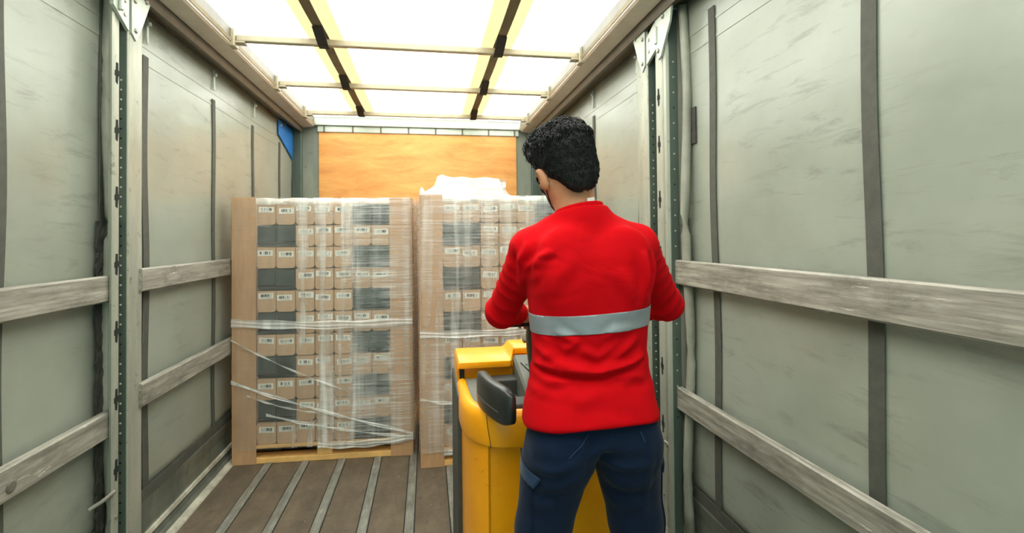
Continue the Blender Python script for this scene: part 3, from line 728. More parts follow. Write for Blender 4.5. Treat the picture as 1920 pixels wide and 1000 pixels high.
# padded side wings
def pad(sg):
    X = lambda x: x if sg < 0 else 2 * TC - x
    a, b = Vector((X(0.176), 1.735, 0)), Vector((X(0.238), 1.44, 0))
    d = (b - a).normalized(); nrm = Vector((-d.y, d.x, 0)) * (1 if sg > 0 else -1)
    if nrm.x * sg < 0: nrm = -nrm
    rings = []
    for k in range(13):
        t = k / 12; bow = 0.014 * math.sin(t * math.pi)
        c = a + (b - a) * t + nrm * bow
        z0 = 0.935 + 0.012 * t; z1 = 1.052 + 0.004 * t; e = 0.0
        if k in (0, 12): e = 0.014
        elif k in (1, 11): e = 0.004
        th = 0.021 - e * 0.7
        zc, hh = (z0 + z1) / 2, (z1 - z0) / 2 - e
        ring = []
        for q in range(20):
            an = 2 * math.pi * q / 20; cx_, sx_ = math.cos(an), math.sin(an)
            px = math.copysign(abs(cx_) ** 0.55, cx_) * th; pz = math.copysign(abs(sx_) ** 0.4, sx_) * hh
            ring.append(tuple(c + nrm * px + Vector((0, 0, zc + pz))))
        rings.append(ring)
    p = MB().loft(rings).build('side_pad', M['blackplastic'], tr, smooth=True)
    p['label'] = 'black padded side wing'
    st = a + (b - a) * 0.12
    MB().tube([st + Vector((0, 0, 0.96)), st + Vector((0, 0.01, 0.90)), st + Vector((-0.01 * sg, 0.03, 0.86))], 0.016, 10).build('pad_stem', M['blackplastic'], tr, smooth=True)
    for zz in (0.985,):
        MB().tube([a + (b - a) * t + nrm * (-sg * 0 + 0.022 + 0.014 * math.sin(t * math.pi)) + Vector((0, 0, zz)) for t in np.linspace(0.2, 0.85, 8)], 0.0016, 6).build('pad_groove', M['darkgrey'], p, world=True)
pad(-1); pad(1)
# tiller: curved column, control head and two grips
tl = []
for y, z, hw, hd in ((1.93, 0.95, 0.066, 0.045), (1.92, 1.00, 0.072, 0.042), (1.90, 1.06, 0.084, 0.038), (1.87, 1.12, 0.094, 0.034), (1.83, 1.17, 0.098, 0.030), (1.79, 1.20, 0.088, 0.028), (1.765, 1.215, 0.075, 0.02)):
    ring = []
    for q in range(16):
        an = 2 * math.pi * q / 16; cx_, sx_ = math.cos(an), math.sin(an)
        ring.append((0.455 + math.copysign(abs(cx_) ** 0.5, cx_) * hw, y + math.copysign(abs(sx_) ** 0.5, sx_) * hd, z))
    tl.append(ring)
MB().loft(tl).build('tiller_column', M['darkgrey'], tr, smooth=True)
for s in (-1, 1):
    MB().tube([(0.455 + s * 0.085, 1.785, 1.195), (0.455 + s * 0.11, 1.775, 1.197), (0.455 + s * 0.15, 1.77, 1.197), (0.455 + s * 0.172, 1.772, 1.195)], [0.019, 0.0175, 0.0175, 0.016], 12).build('grip', M['rubber'], tr, smooth=True)
    MB().tube([(0.455 + s * 0.075, 1.80, 1.155), (0.455 + s * 0.082, 1.77, 1.150), (0.455 + s * 0.08, 1.765, 1.168)], 0.006, 8).build('thumb_lever', M['blackplastic'], tr, smooth=True)
# forks and rollers under the load
for x in (0.20, 0.53):
    MB().prism([(2.30, 0.06), (3.30, 0.065), (3.50, 0.05), (3.50, 0.058), (3.30, 0.095), (2.30, 0.11)], 0, x, x + 0.15).build('fork', M['darkgrey'], tr)
    w = MB().disc((x + 0.045, 2.45, 0.0565), (1, 0, 0), 0.056, 0.06, 20); w.build('roller', M['rubber'], tr, smooth=False)
for x in (0.17, 0.66):
    MB().disc((x, 1.80, 0.061), (1, 0, 0), 0.06, 0.05, 24).build('wheel', M['rubber'], tr)
FOLDS_BACK = [
    ([(0.254, 1.350), (0.272, 1.418), (0.316, 1.464)], 0.0075, 0.0106),
    ([(0.246, 1.365), (0.250, 1.438), (0.267, 1.488)], 0.0060, 0.0093),
    ([(0.215, 1.489), (0.234, 1.428), (0.249, 1.350)], -0.0040, 0.0080),
    ([(0.260, 1.385), (0.291, 1.435), (0.330, 1.447)], -0.0040, 0.0080),
    ([(0.590, 1.460), (0.595, 1.390), (0.582, 1.335)], -0.0060, 0.0093),
    ([(0.315, 1.343), (0.329, 1.396), (0.378, 1.443)], 0.0030, 0.0186),
    ([(0.247, 1.171), (0.340, 1.151), (0.438, 1.146), (0.532, 1.164), (0.577, 1.181)], 0.0080, 0.0119),
    ([(0.237, 1.142), (0.285, 1.147), (0.340, 1.136), (0.438, 1.131), (0.531, 1.149), (0.580, 1.164)], -0.0070, 0.0060),
    ([(0.272, 1.209), (0.333, 1.171), (0.417, 1.156)], 0.0060, 0.0119),
    ([(0.327, 1.252), (0.376, 1.223), (0.343, 1.192)], 0.0040, 0.0106),
    ([(0.438, 1.158), (0.503, 1.190), (0.551, 1.232)], 0.0060, 0.0119),
    ([(0.389, 1.204), (0.438, 1.182), (0.511, 1.228)], 0.0040, 0.0106),
    ([(0.346, 1.069), (0.423, 1.094), (0.523, 1.074)], 0.0030, 0.0186),
    ([(0.263, 1.100), (0.326, 1.116), (0.381, 1.097)], 0.0030, 0.0159),
    ([(0.492, 1.413), (0.520, 1.365), (0.541, 1.323)], 0.0040, 0.0186),
    ([(0.565, 1.460), (0.574, 1.391), (0.573, 1.322)], 0.0050, 0.0133),
    ([(0.453, 1.230), (0.482, 1.250), (0.540, 1.251)], 0.0030, 0.0119),
    ([(0.300, 1.237), (0.313, 1.197), (0.299, 1.157)], 0.0040, 0.0119),
    ([(0.495, 1.120), (0.538, 1.128), (0.579, 1.112)], 0.0040, 0.0119),
    ([(0.271, 1.130), (0.312, 1.122), (0.360, 1.125)], 0.0040, 0.0106),
]
FOLDS_PANTS = [
    ([(0.397, 0.929), (0.323, 0.901), (0.242, 0.898)], 0.0060, 0.0133),
    ([(0.404, 0.929), (0.485, 0.898), (0.588, 0.905)], 0.0070, 0.0133),
    ([(0.390, 0.938), (0.379, 0.968), (0.338, 1.002)], 0.0030, 0.0133),
    ([(0.418, 0.938), (0.464, 0.966), (0.486, 0.995)], 0.0040, 0.0133),
    ([(0.393, 0.911), (0.336, 0.856), (0.261, 0.843)], 0.0050, 0.0146),
    ([(0.421, 0.895), (0.491, 0.842), (0.590, 0.840)], 0.0050, 0.0146),
    ([(0.411, 0.990), (0.404, 0.957), (0.400, 0.929)], -0.0060, 0.0106),
    ([(0.243, 1.002), (0.255, 0.923), (0.257, 0.778)], 0.0030, 0.0106),
    ([(0.572, 0.964), (0.567, 0.869), (0.571, 0.746)], 0.0030, 0.0106),
    ([(0.336, 0.810), (0.295, 0.794), (0.234, 0.813)], 0.0040, 0.0133),
    ([(0.448, 0.812), (0.512, 0.772), (0.584, 0.774)], 0.0040, 0.0133),
]
# ------------------------------------------------------------------ the worker: surfaces grown from a distance field
def seg(P, a, b, r1, r2):
    a = np.asarray(a, np.float32); b = np.asarray(b, np.float32); ab = b - a
    t = np.clip(((P - a) @ ab) / float(ab @ ab), 0, 1)
    d = np.sqrt(((P - a - t[:, None] * ab) ** 2).sum(1))
    return d - (r1 + (r2 - r1) * t)
def ell(P, c, r, R=None):
    q = P - np.asarray(c, np.float32)
    if R is not None: q = q @ R
    r = np.asarray(r, np.float32)
    k0 = np.sqrt(((q / r) ** 2).sum(1)); k1 = np.sqrt(((q / r ** 2) ** 2).sum(1)) + 1e-9
    return k0 * (k0 - 1) / k1
def smin(a, b, k):
    h = np.clip(0.5 + 0.5 * (b - a) / k, 0, 1)
    return b + (a - b) * h - k * h * (1 - h)
def smax(a, b, k): return -smin(-a, -b, k)
def chain(P, pts, rs, k=0.01):
    d = None
    for i in range(len(pts) - 1):
        e = seg(P, pts[i], pts[i + 1], rs[i], rs[i + 1]); d = e if d is None else smin(d, e, k)
    return d
def slab(P, tab, n=2.4):
    """stacked super-elliptic sections: rows of z, cx, cy, half width, half depth"""
    T = np.asarray(tab, np.float32); z = P[:, 2]
    g = [np.interp(z, T[:, 0], T[:, k]) for k in range(1, 5)]
    x = np.abs(P[:, 0] - g[0]) / g[2]; y = np.abs(P[:, 1] - g[1]) / g[3]
    k = (x ** n + y ** n + 1e-9) ** (1 / n)
    d = (k - 1) * np.minimum(g[2], g[3]) * (0.55 + 0.45 * np.clip(k, 0, 1.6))
    return d

def grow(f, lo, hi, h, B=8):
    lo = np.asarray(lo, float); n = np.ceil((np.asarray(hi) - lo) / h / B).astype(int)
    N = n * B
    bc = np.stack(np.meshgrid(*[lo[k] + (np.arange(n[k]) + 0.5) * B * h for k in range(3)], indexing='ij'), -1).reshape(-1, 3).astype(np.float32)
    bd = f(bc); keep = np.abs(bd) < B * h * 1.35
    V = np.repeat(np.repeat(np.repeat(np.where(bd < 0, -1.0, 1.0).astype(np.float32).reshape(n), B, 0), B, 1), B, 2)
    kb = np.argwhere(keep.reshape(n))
    oo = np.stack(np.meshgrid(*[np.arange(B)] * 3, indexing='ij'), -1).reshape(-1, 3)
    for s in range(0, len(kb), 1500):
        idx = (kb[s:s + 1500, None, :] * B + oo[None]).reshape(-1, 3)
        V[idx[:, 0], idx[:, 1], idx[:, 2]] = f((lo + (idx + 0.5) * h).astype(np.float32))
    ins = V < 0
    cnt = np.zeros(tuple(N - 1), np.int8)
    for dx in (0, 1):
        for dy in (0, 1):
            for dz in (0, 1): cnt += ins[dx:N[0] - 1 + dx, dy:N[1] - 1 + dy, dz:N[2] - 1 + dz]
    act = (cnt > 0) & (cnt < 8)
    ai = np.argwhere(act); vid = np.full(act.shape, -1, np.int32); vid[act] = np.arange(len(ai))
    acc = np.zeros((len(ai), 3)); c = np.zeros(len(ai))
    cor = [(a, b, d) for a in (0, 1) for b in (0, 1) for d in (0, 1)]
    for p in cor:
        for ax in range(3):
            if p[ax]: continue
            q = list(p); q[ax] = 1
            va = V[ai[:, 0] + p[0], ai[:, 1] + p[1], ai[:, 2] + p[2]]; vb = V[ai[:, 0] + q[0], ai[:, 1] + q[1], ai[:, 2] + q[2]]
            m = (va < 0) != (vb < 0); t = np.where(m, va / np.where(m, va - vb, 1), 0)
            pos = np.tile(np.array(p, float), (len(ai), 1)); pos[:, ax] = t
            acc[m] += pos[m]; c[m] += 1
    verts = lo + (ai + 0.5 + acc / c[:, None]) * h
    faces = []
    for ax in range(3):
        u, w = [(1, 2), (2, 0), (0, 1)][ax]
        sl = [slice(1, N[k] - 1) for k in range(3)]; sl[ax] = slice(0, N[ax] - 1)
        A = ins[tuple(sl)]; sl2 = list(sl); sl2[ax] = slice(1, N[ax]); Bv = ins[tuple(sl2)]
        e = np.argwhere(A != Bv); off = np.array([1, 1, 1]); off[ax] = 0; e = e + off
        sgn = ins[e[:, 0], e[:, 1], e[:, 2]]
        def cell(du, dw):
            q = e.copy(); q[:, u] -= du; q[:, w] -= dw; return vid[q[:, 0], q[:, 1], q[:, 2]]
        a, b, d, g = cell(1, 1), cell(0, 1), cell(0, 0), cell(1, 0)
        faces.append(np.where(sgn[:, None], np.stack([a, b, d, g], 1), np.stack([g, d, b, a], 1)))
    F = np.concatenate(faces); F = F[(F >= 0).all(1)]
    return verts, F

def normals(V, F):
    a, b, c = V[F[:, 0]], V[F[:, 1]], V[F[:, 2]]; d = V[F[:, 3]]
    fn = np.cross(c - a, d - b); N = np.zeros_like(V)
    for k in range(4): np.add.at(N, F[:, k], fn)
    return N / (np.linalg.norm(N, axis=1, keepdims=True) + 1e-12)
def relax(V, F, it=2, lam=0.5):
    E = np.concatenate([F[:, [0, 1]], F[:, [1, 2]], F[:, [2, 3]], F[:, [3, 0]]])
    cnt = np.zeros(len(V)); np.add.at(cnt, E[:, 0], 1); np.add.at(cnt, E[:, 1], 1)
    for _ in range(it):
        s = np.zeros_like(V); np.add.at(s, E[:, 0], V[E[:, 1]]); np.add.at(s, E[:, 1], V[E[:, 0]])
        V = V + lam * (s / np.maximum(cnt, 1)[:, None] - V)
    return V
def to_obj(name, V, F, mat, parent, matidx=None, mats=None):
    me = bpy.data.meshes.new(name)
    off = np.array(parent.location) if parent else np.zeros(3)
    if parent and parent.parent: off = off + np.array(parent.parent.location)
    me.vertices.add(len(V)); me.vertices.foreach_set('co', (V - off).astype(np.float32).ravel())
    me.loops.add(F.size); me.loops.foreach_set('vertex_index', F.astype(np.int32).ravel())
    me.polygons.add(len(F)); me.polygons.foreach_set('loop_start', np.arange(0, F.size, 4, dtype=np.int32)); me.polygons.foreach_set('loop_total', np.full(len(F), 4, np.int32))
    me.update(calc_edges=True); me.validate(); me.shade_smooth()
    me.materials.append(mat)
    o = bpy.data.objects.new(name, me); COL.objects.link(o)
    if parent: o.parent = parent
    return o
def wob(P, f, seed):
    r = np.random.RandomState(seed); s = 0
    for k in range(6):
        d = r.normal(size=3); d /= np.linalg.norm(d); s = s + np.sin(P @ d * f * r.uniform(0.6, 1.6) + r.uniform(0, 6.28))
    return s / 6

# ---- pose (metres)
SHL, ELL, WRL = (0.286, 1.395, 1.458), (0.226, 1.555, 1.268), (0.335, 1.725, 1.232)
SHR, ELR, WRR = (0.602, 1.395, 1.468), (0.754, 1.520, 1.278), (0.610, 1.700, 1.228)
NECK0, NECK1 = (0.425, 1.375, 1.545), (0.400, 1.395, 1.640)
HC = np.array((0.392, 1.400, 1.695), np.float32)
HR = np.array((Euler((math.radians(-10), math.radians(-14), 0)).to_matrix()).to_3x3())
HR = np.array(Matrix.Rotation(math.radians(8), 3, 'Z') @ Matrix(HR.tolist())).astype(np.float32)
def H(P): return (P - HC) @ HR
def hw(p): return tuple(HC + HR @ np.asarray(p, np.float32))

def finger(P, root, d1, d2, d3, L, r):
    p = [np.asarray(root, float)]
    for d, l in zip((d1, d2, d3), L): p.append(p[-1] + np.asarray(d, float) / np.linalg.norm(d) * l)
    return chain(P, p, (r, r * 0.95, r * 0.88, r * 0.75), 0.002)
def hand(P, wr, s):
    """hand closed over a grip that runs along x; s = +1 for the left hand, -1 for the right"""
    gx = 0.335 if s > 0 else 0.575
    palm = ell(P, (gx, 1.752, 1.222), (0.042, 0.036, 0.016))
    d = smin(seg(P, wr, (gx, 1.742, 1.226), 0.027, 0.026), palm, 0.02)
    for k, (dx, L, r) in enumerate(((-0.030, (0.034, 0.026, 0.018), 0.0088), (-0.010, (0.038, 0.030, 0.020), 0.0092), (0.010, (0.036, 0.028, 0.019), 0.0088), (0.029, (0.028, 0.021, 0.016), 0.0078))):
        x = gx + s * -dx if s < 0 else gx - dx
        f = finger(P, (x, 1.775, 1.222), (0, 0.8, -0.35), (0, -0.10, -1), (0, -1, -0.25), L, r)
        d = smin(d, f, 0.004)
    th = finger(P, (gx + s * 0.030, 1.745, 1.216), (s * 0.6, 0.2, -0.6), (s * 0.25, 0.5, -0.7), (0, 0.7, -0.5), (0.030, 0.026, 0.02), 0.0105)
    return smin(d, th, 0.006)

TORSO = [(0.9, 0.4435, 1.362, 0.19, 0.146), (0.97, 0.4433, 1.362, 0.192, 0.145), (1.018, 0.4437, 1.362, 0.188, 0.138), (1.062, 0.4432, 1.364, 0.18, 0.126), (1.12, 0.4457, 1.368, 0.167, 0.108), (1.179, 0.4461, 1.372, 0.16, 0.104), (1.238, 0.447, 1.374, 0.164, 0.108), (1.282, 0.4478, 1.376, 0.169, 0.112), (1.326, 0.448, 1.378, 0.173, 0.116), (1.385, 0.4445, 1.382, 0.176, 0.118), (1.444, 0.4425, 1.388, 0.172, 0.112), (1.49, 0.444, 1.394, 0.165, 0.096), (1.525, 0.438, 1.394, 0.125, 0.078), (1.56, 0.43, 1.39, 0.085, 0.06), (1.62, 0.42, 1.39, 0.05, 0.04)]
def f_torso(P, g=0.0):
    d = slab(P, TORSO)
    for S_ in (SHL, SHR): d = smin(d, seg(P, (0.432, 1.385, 1.528), (S_[0], 1.395, S_[2] + 0.010), 0.058, 0.050), 0.035)
    for sx in (-1, 1): d = smin(d, ell(P, (0.445 + sx * 0.085, 1.300, 1.42), (0.075, 0.035, 0.10)), 0.05)   # shoulder blades
    return d - g
def f_arms(P, g=0.0, hem=True):
    a = chain(P, (SHL, ELL, WRL), (0.059, 0.046, 0.034), 0.03); b = chain(P, (SHR, ELR, WRR), (0.059, 0.047, 0.034), 0.03)
    return np.minimum(a, b) - g
def collar_z(x, y): return 1.581 + 0.14 * (x - 0.425) - 0.20 * (y - 1.33)
def f_shirt(P):
    d = smin(f_torso(P), f_arms(P), 0.028)
    d = smin(d, chain(P, ((.430, 1.385, 1.49), (.424, 1.376, 1.555), (.418, 1.384, 1.61)), (.085, .068, .064), 0.02), 0.03)
    hz = 0.988 + 0.022 * np.clip((1.36 - P[:, 1]) / 0.14, 0, 1) + 0.004 * np.sin(P[:, 0] * 16) + 0.02 * np.clip(P[:, 0] - 0.55, 0, 0.1)
    d = smax(d, hz - P[:, 2], 0.006)
    # open neckline, sleeves cut at the wrist
    d = smax(d, P[:, 2] - collar_z(P[:, 0], P[:, 1]), 0.004)
    for e, w in ((ELL, WRL), (ELR, WRR)):
        e, w = np.array(e), np.array(w); u = (w - e) / np.linalg.norm(w - e)
        cut = (P - (e + u * np.linalg.norm(w - e) * (0.66 if e[0] < 0.4 else 0.80))) @ u.astype(np.float32)
        near = np.sqrt(((P - w) ** 2).sum(1)) < 0.10
        d = np.where(near, np.maximum(d, cut), d)
    return d
LEGS = (((0.350, 1.368, 0.895), (0.3105, 1.375, 0.70), (0.298, 1.385, 0.49), (0.290, 1.345, 0.09)), ((0.550, 1.368, 0.895), (0.578, 1.375, 0.70), (0.594, 1.385, 0.49), (0.602, 1.345, 0.09)))
def f_legs(P, rs, g=0.0):
    d = None
    for L in LEGS:
        e = chain(P, L, rs, 0.03); d = e if d is None else smin(d, e, 0.008)
    return d - g
PEL = [(0.80, .449, 1.370, .17, .105), (0.86, .449, 1.366, .196, .122), (0.92, .449, 1.364, .190, .124), (0.98, .449, 1.366, .178, .118), (1.04, .449, 1.368, .170, .108)]
def f_pants(P):
    d = f_legs(P, (0.097, 0.071, 0.064, 0.058))
    p = smax(slab(P, PEL, 2.3), np.maximum(0.935 - P[:, 2], P[:, 2] - 1.03), 0.03)
    d = smin(d, p, 0.022)
    for sx in (-1, 1): d = smin(d, ell(P, (0.449 + sx * 0.092, 1.310, 0.925), (0.082, 0.060, 0.100)), 0.035)
    return smax(d, 0.075 - P[:, 2], 0.004)

def f_head(P):
    q = H(P)
    d = ell(q, (0, -0.012, 0.030), (0.075, 0.096, 0.086))
    d = smin(d, ell(q, (0, 0.028, -0.035), (0.061, 0.066, 0.082)), 0.03)
    d = smin(d, ell(q, (0, 0.066, -0.098), (0.026, 0.022, 0.020)), 0.03)       # chin
    for s in (-1, 1):
        d = smin(d, seg(q, (s * 0.058, 0.008, -0.052), (s * 0.022, 0.066, -0.100), 0.014, 0.016), 0.025)   # jaw
        d = smin(d, ell(q, (s * 0.040, 0.074, -0.028), (0.020, 0.014, 0.016)), 0.02)   # cheekbone
        d = smax(d, -ell(q, (s * 0.031, 0.098, 0.004), (0.017, 0.014, 0.011)), 0.012)   # eye socket
        d = smin(d, ell(q, (s * 0.031, 0.081, 0.003), (0.0125, 0.0125, 0.0115)), 0.003)   # eye
        d = smin(d, seg(q, (s * 0.012, 0.092, 0.021), (s * 0.048, 0.080, 0.022), 0.006, 0.005), 0.01)   # brow
    d = smin(d, chain(q, ((0, 0.092, 0.012), (0, 0.112, -0.030), (0, 0.100, -0.042)), (0.007, 0.012, 0.011), 0.01), 0.012)   # nose
    for s in (-1, 1): d = smin(d, ell(q, (s * 0.013, 0.098, -0.038), (0.008, 0.009, 0.007)), 0.006)
    d = smin(d, seg(q, (-0.019, 0.090, -0.064), (0.019, 0.090, -0.064), 0.005, 0.005), 0.008)   # lips
    d = smin(d, seg(q, (-0.014, 0.089, -0.075), (0.014, 0.089, -0.075), 0.006, 0.006), 0.006)
    for s in (-1, 1):   # ears: shell with hollow and lobe
        e = ell(q, (s * 0.083, -0.006, -0.018), (0.011, 0.021, 0.034), np.array(Euler((math.radians(-12), 0, math.radians(-s * 24))).to_matrix(), np.float32))
        e = smax(e, -ell(q, (s * 0.095, 0.003, -0.014), (0.010, 0.012, 0.021)), 0.004)
        e = smin(e, ell(q, (s * 0.074, 0.006, -0.047), (0.007, 0.010, 0.011)), 0.006)
        d = smin(d, e, 0.005)
    return d
def f_body(P):
    d = smin(f_head(P), chain(P, (hw((0, -0.022, -0.050)), NECK1, NECK0), (0.055, 0.055, 0.062), 0.02), 0.02)
    d = smin(d, smax(f_torso(P, -0.024), np.maximum(1.02 - P[:, 2], P[:, 2] - 1.56), 0.02), 0.03)
    d = smin(d, chain(P, (SHL, ELL, WRL), (0.036, 0.032, 0.026), 0.02), 0.02); d = smin(d, chain(P, (SHR, ELR, WRR), (0.036, 0.032, 0.026), 0.02), 0.02)
    d = smin(d, hand(P, WRL, 1), 0.010); d = smin(d, hand(P, WRR, -1), 0.010)
    d = smin(d, smax(slab(P, PEL, 2.3) + 0.014, np.maximum(0.955 - P[:, 2], P[:, 2] - 1.02), 0.02), 0.03)
    l = f_legs(P, (0.080, 0.058, 0.048, 0.036))
    for L in LEGS: l = smin(l, seg(P, L[3], (L[3][0], L[3][1] + 0.13, 0.045), 0.034, 0.030), 0.02)
    return smin(d, smax(l, 0.02 - P[:, 2], 0.01), 0.02)

# ---- materials
def m_cloth(name, a, b, rough, wv=420, bump=0.2, sheen=0.15):
    t = NT(name); v = t.coord()
    c = t.ramp(t.noise(v, 5, 5, 0.65), [(0.3, a), (0.7, b)])
    big = t.math('ABSOLUTE', t.math('SUBTRACT', t.noise(t.coord((1, 1, 1.5), rot=(0.3, 0.5, 0)), 6, 2.5, 0.5, 0.9), 0.5)); fine = t.noise(v, wv, 2)
    n1 = t.bump(big, 0.22, 0.03)
    n2 = t.n('Bump', i_Height=fine, i_Strength=bump, i_Distance=0.001, i_Normal=n1).outputs[0]
    return t.out(t.bsdf(i_Base_Color=c, i_Roughness=rough, i_Normal=n2, i_Sheen_Weight=sheen, i_Specular_IOR_Level=0.12))
M['shirt'] = m_cloth('red_jersey', lin(180, 0, 10), lin(196, 1, 13), 0.9, sheen=0.0)
M['pants'] = m_cloth('navy_twill', lin(11, 23, 42), lin(17, 31, 55), 0.85, sheen=0.06)
M['pants2'] = m_cloth('navy_flap', lin(22, 42, 70), lin(32, 54, 84), 0.8)
M['thread'] = plain('pale_stitching', lin(48, 68, 100), 0.8)
M['silver'] = plain('silver_reflective_tape', lin(146, 149, 155), 0.42, 0.25, var=0.12, scale=20)
M['shoe'] = plain('black_work_shoe', lin(24, 24, 26), 0.5)
def m_skin():
    t = NT('skin'); v = t.coord()
    c = t.ramp(t.noise(v, 22, 4), [(0.3, lin(176, 116, 84)), (0.7, lin(196, 136, 100))])
    return t.out(t.bsdf(i_Base_Color=c, i_Roughness=0.5, i_Subsurface_Weight=0.12, i_Subsurface_Radius=(0.01, 0.004, 0.002), i_Normal=t.bump(t.noise(v, 300, 2), 0.1, 0.001)))
M['skin'] = m_skin()
def m_hair():
    t = NT('black_hair'); v = t.coord()
    c = t.ramp(t.noise(v, 60, 3), [(0.3, lin(14, 14, 15)), (0.7, lin(34, 32, 31))])
    return t.out(t.bsdf(i_Base_Color=c, i_Roughness=0.58, i_Specular_IOR_Level=0.28, i_Normal=t.bump(t.noise(t.coord((1, 1, 1)), 260, 2), 0.4, 0.002)))
M['hair'] = m_hair()
M['glass'] = plain('dark_lens', lin(24, 26, 26), 0.15)
M['mask'] = plain('black_cloth_mask', lin(20, 20, 21), 0.85)
M['white'] = plain('white_label', lin(236, 236, 232), 0.7)

pr = empty('person', (0.449, 1.36, 0.0), 0, 'person seen from behind in red long-sleeved top and navy work trousers, hands on truck tiller', 'person')
V, F = grow(f_body, (0.10, 1.16, 0.0), (0.92, 1.90, 1.86), 0.005)
body = to_obj('body', relax(V, F, 1, 0.3), F, M['skin'], pr)

# shirt with its folds
V, F = grow(f_shirt, (0.12, 1.16, 0.93), (0.88, 1.80, 1.62), 0.005)
V = relax(V, F, 2, 0.4); Nn = normals(V, F)
A0 = f_arms(V.astype(np.float32)) ; T0 = f_torso(V.astype(np.float32))
back = np.clip(-Nn[:, 1] * 2.4, 0, 1) * (T0 < 0.03)
def fold(pts, amp, wid, mask):
    """raised crease along a polyline in the back plane (x, z)"""
    p = np.asarray(pts, float); best = np.full(len(V), 9.0); tt = np.zeros(len(V))
    tot = len(p) - 1
    for i in range(tot):
        a, b = p[i], p[i + 1]; ab = b - a
        q = np.stack([V[:, 0], V[:, 2]], 1) - a; t = np.clip((q @ ab) / (ab @ ab), 0, 1)
        d = np.sqrt(((q - t[:, None] * ab) ** 2).sum(1)); m = d < best
        best[m] = d[m]; tt[m] = (i + t[m]) / tot
    env = np.sin(np.pi * np.clip(tt, 0.0, 1.0)) ** 0.6
    return amp * env * (np.exp(-(best / wid) ** 2) - 0.45 * np.exp(-((best - 1.9 * wid) / wid) ** 2)) * mask
disp = np.zeros(len(V))
for pts, amp, wid in FOLDS_BACK: disp += fold(pts, amp * 1.7, wid, back)
disp += 0.0022 * wob(V, 34, 4) * back
zt = V[:, 2]
disp += 0.006 * wob(np.stack([V[:, 0] * 0.35, V[:, 1] * 0.35, zt * 1.5], 1), 75, 9) * np.exp(-((zt - 1.115) / 0.05) ** 2) * (T0 < 0.02)
disp += 0.003 * wob(V, 45, 14) * np.clip((1.10 - zt) / 0.1, 0, 1)
for e, w, s, sd in ((ELL, WRL, SHL, 21), (ELR, WRR, SHR, 22)):
    e, w, s = map(np.array, (e, w, s))
    for a, b, ff, am in ((e, w, 224, 0.0046), (s, e, 150, 0.0055)):
        L = np.linalg.norm(b - a); u = (b - a) / L; t = (V - a) @ u; rad = np.sqrt(np.maximum(0, ((V - a) ** 2).sum(1) - t ** 2))
        m = np.clip((t + 0.03) / 0.05, 0, 1) * np.clip((L + 0.02 - t) / 0.03, 0, 1) * (rad < 0.085) * (T0 > 0.006)
        ph = t * ff + 2.2 * wob(V, 22, sd) + 1.4 * np.sin(V[:, 2] * 30 + V[:, 0] * 25)
        disp += am * (np.abs(np.sin(ph * 0.5)) ** 0.7 * -1 + 0.55) * m * (0.35 + 0.65 * np.clip(t / L + (0.5 if ff > 200 else 0), 0, 1))
V2 = V + Nn * disp[:, None]
V2 = relax(V2, F, 1, 0.25)
shirt = to_obj('shirt', V2, F, M['shirt'], pr)
shirt['label'] = 'red long-sleeved top'

# silver band: the strip of the shirt between two sloping lines, lifted off the cloth
def band_z(x):
    k = (x - 0.278) / (0.626 - 0.278)
    return 1.264 + 0.019 * k - 0.003 * math.sin(max(0, min(1, k)) * math.pi)
def shirt_strip(name, mat, zfun, half, lift, sel, parent):
    b = bmesh.new(); b.from_mesh(shirt.data)
    offx, offy = pr.location.x, pr.location.y
    for f in [f for f in b.faces if not sel(f.calc_center_median().x + offx, f.calc_center_median().y + offy, f.calc_center_median().z)]: b.faces.remove(f)
    for sg in (-1, 1):
        # warp so the strip is level, cut, warp back
        for v in b.verts: v.co.z -= zfun(v.co.x + offx)
        bmesh.ops.bisect_plane(b, geom=b.verts[:] + b.edges[:] + b.faces[:], plane_co=(0, 0, sg * half), plane_no=(0, 0, sg), clear_outer=True)
        for v in b.verts: v.co.z += zfun(v.co.x + offx)
    for v in [v for v in b.verts if not v.link_faces]: b.verts.remove(v)
    b.normal_update()
    for v in b.verts: v.co += v.normal * lift
    me = bpy.data.meshes.new(name); b.to_mesh(me); b.free(); me.shade_smooth(); me.materials.append(mat)
    o = bpy.data.objects.new(name, me); COL.objects.link(o); o.parent = parent
    return o
def on_torso(x, y, z):
    P = np.array([[x, y, z]], np.float32)
    return abs(z - 1.27) < 0.07 and float(f_torso(P)[0]) < 0.014 and float(f_torso(P)[0]) <= float(f_arms(P)[0]) + 0.012
rb = shirt_strip('reflective_band', M['silver'], band_z, 0.0255, 0.0022, on_torso, shirt)
rb.modifiers.new('thickness', 'SOLIDIFY').thickness = 0.0012
# ribbed collar round the neckline
rings = []
for (g, dz) in ((0.0680, -0.016), (0.0695, -0.012), (0.0695, 0.004), (0.0680, 0.008), (0.0650, 0.008), (0.0630, 0.0), (0.0630, -0.016)):
    ring = []
    for k in range(36):
        a = 2 * math.pi * k / 36; x, y = 0.4215 + g * math.cos(a), 1.379 + g * math.sin(a)
        ring.append((x, y, collar_z(x, y) + dz))
    rings.append(ring)
MB().loft(rings, cap=False).build('collar', M['shirt'], shirt, smooth=True)
# tag at the nape, tilted
ntag = MB().box((-0.010, -0.0012, -0.005), (0.010, 0.0012, 0.004)).build('neck_tag', M['white'], shirt, world=False)
ntag.location = (0.437 - pr.location.x, 1.315 - pr.location.y, 1.599)
ntag.rotation_euler = (0.3, -0.1, 0.05)

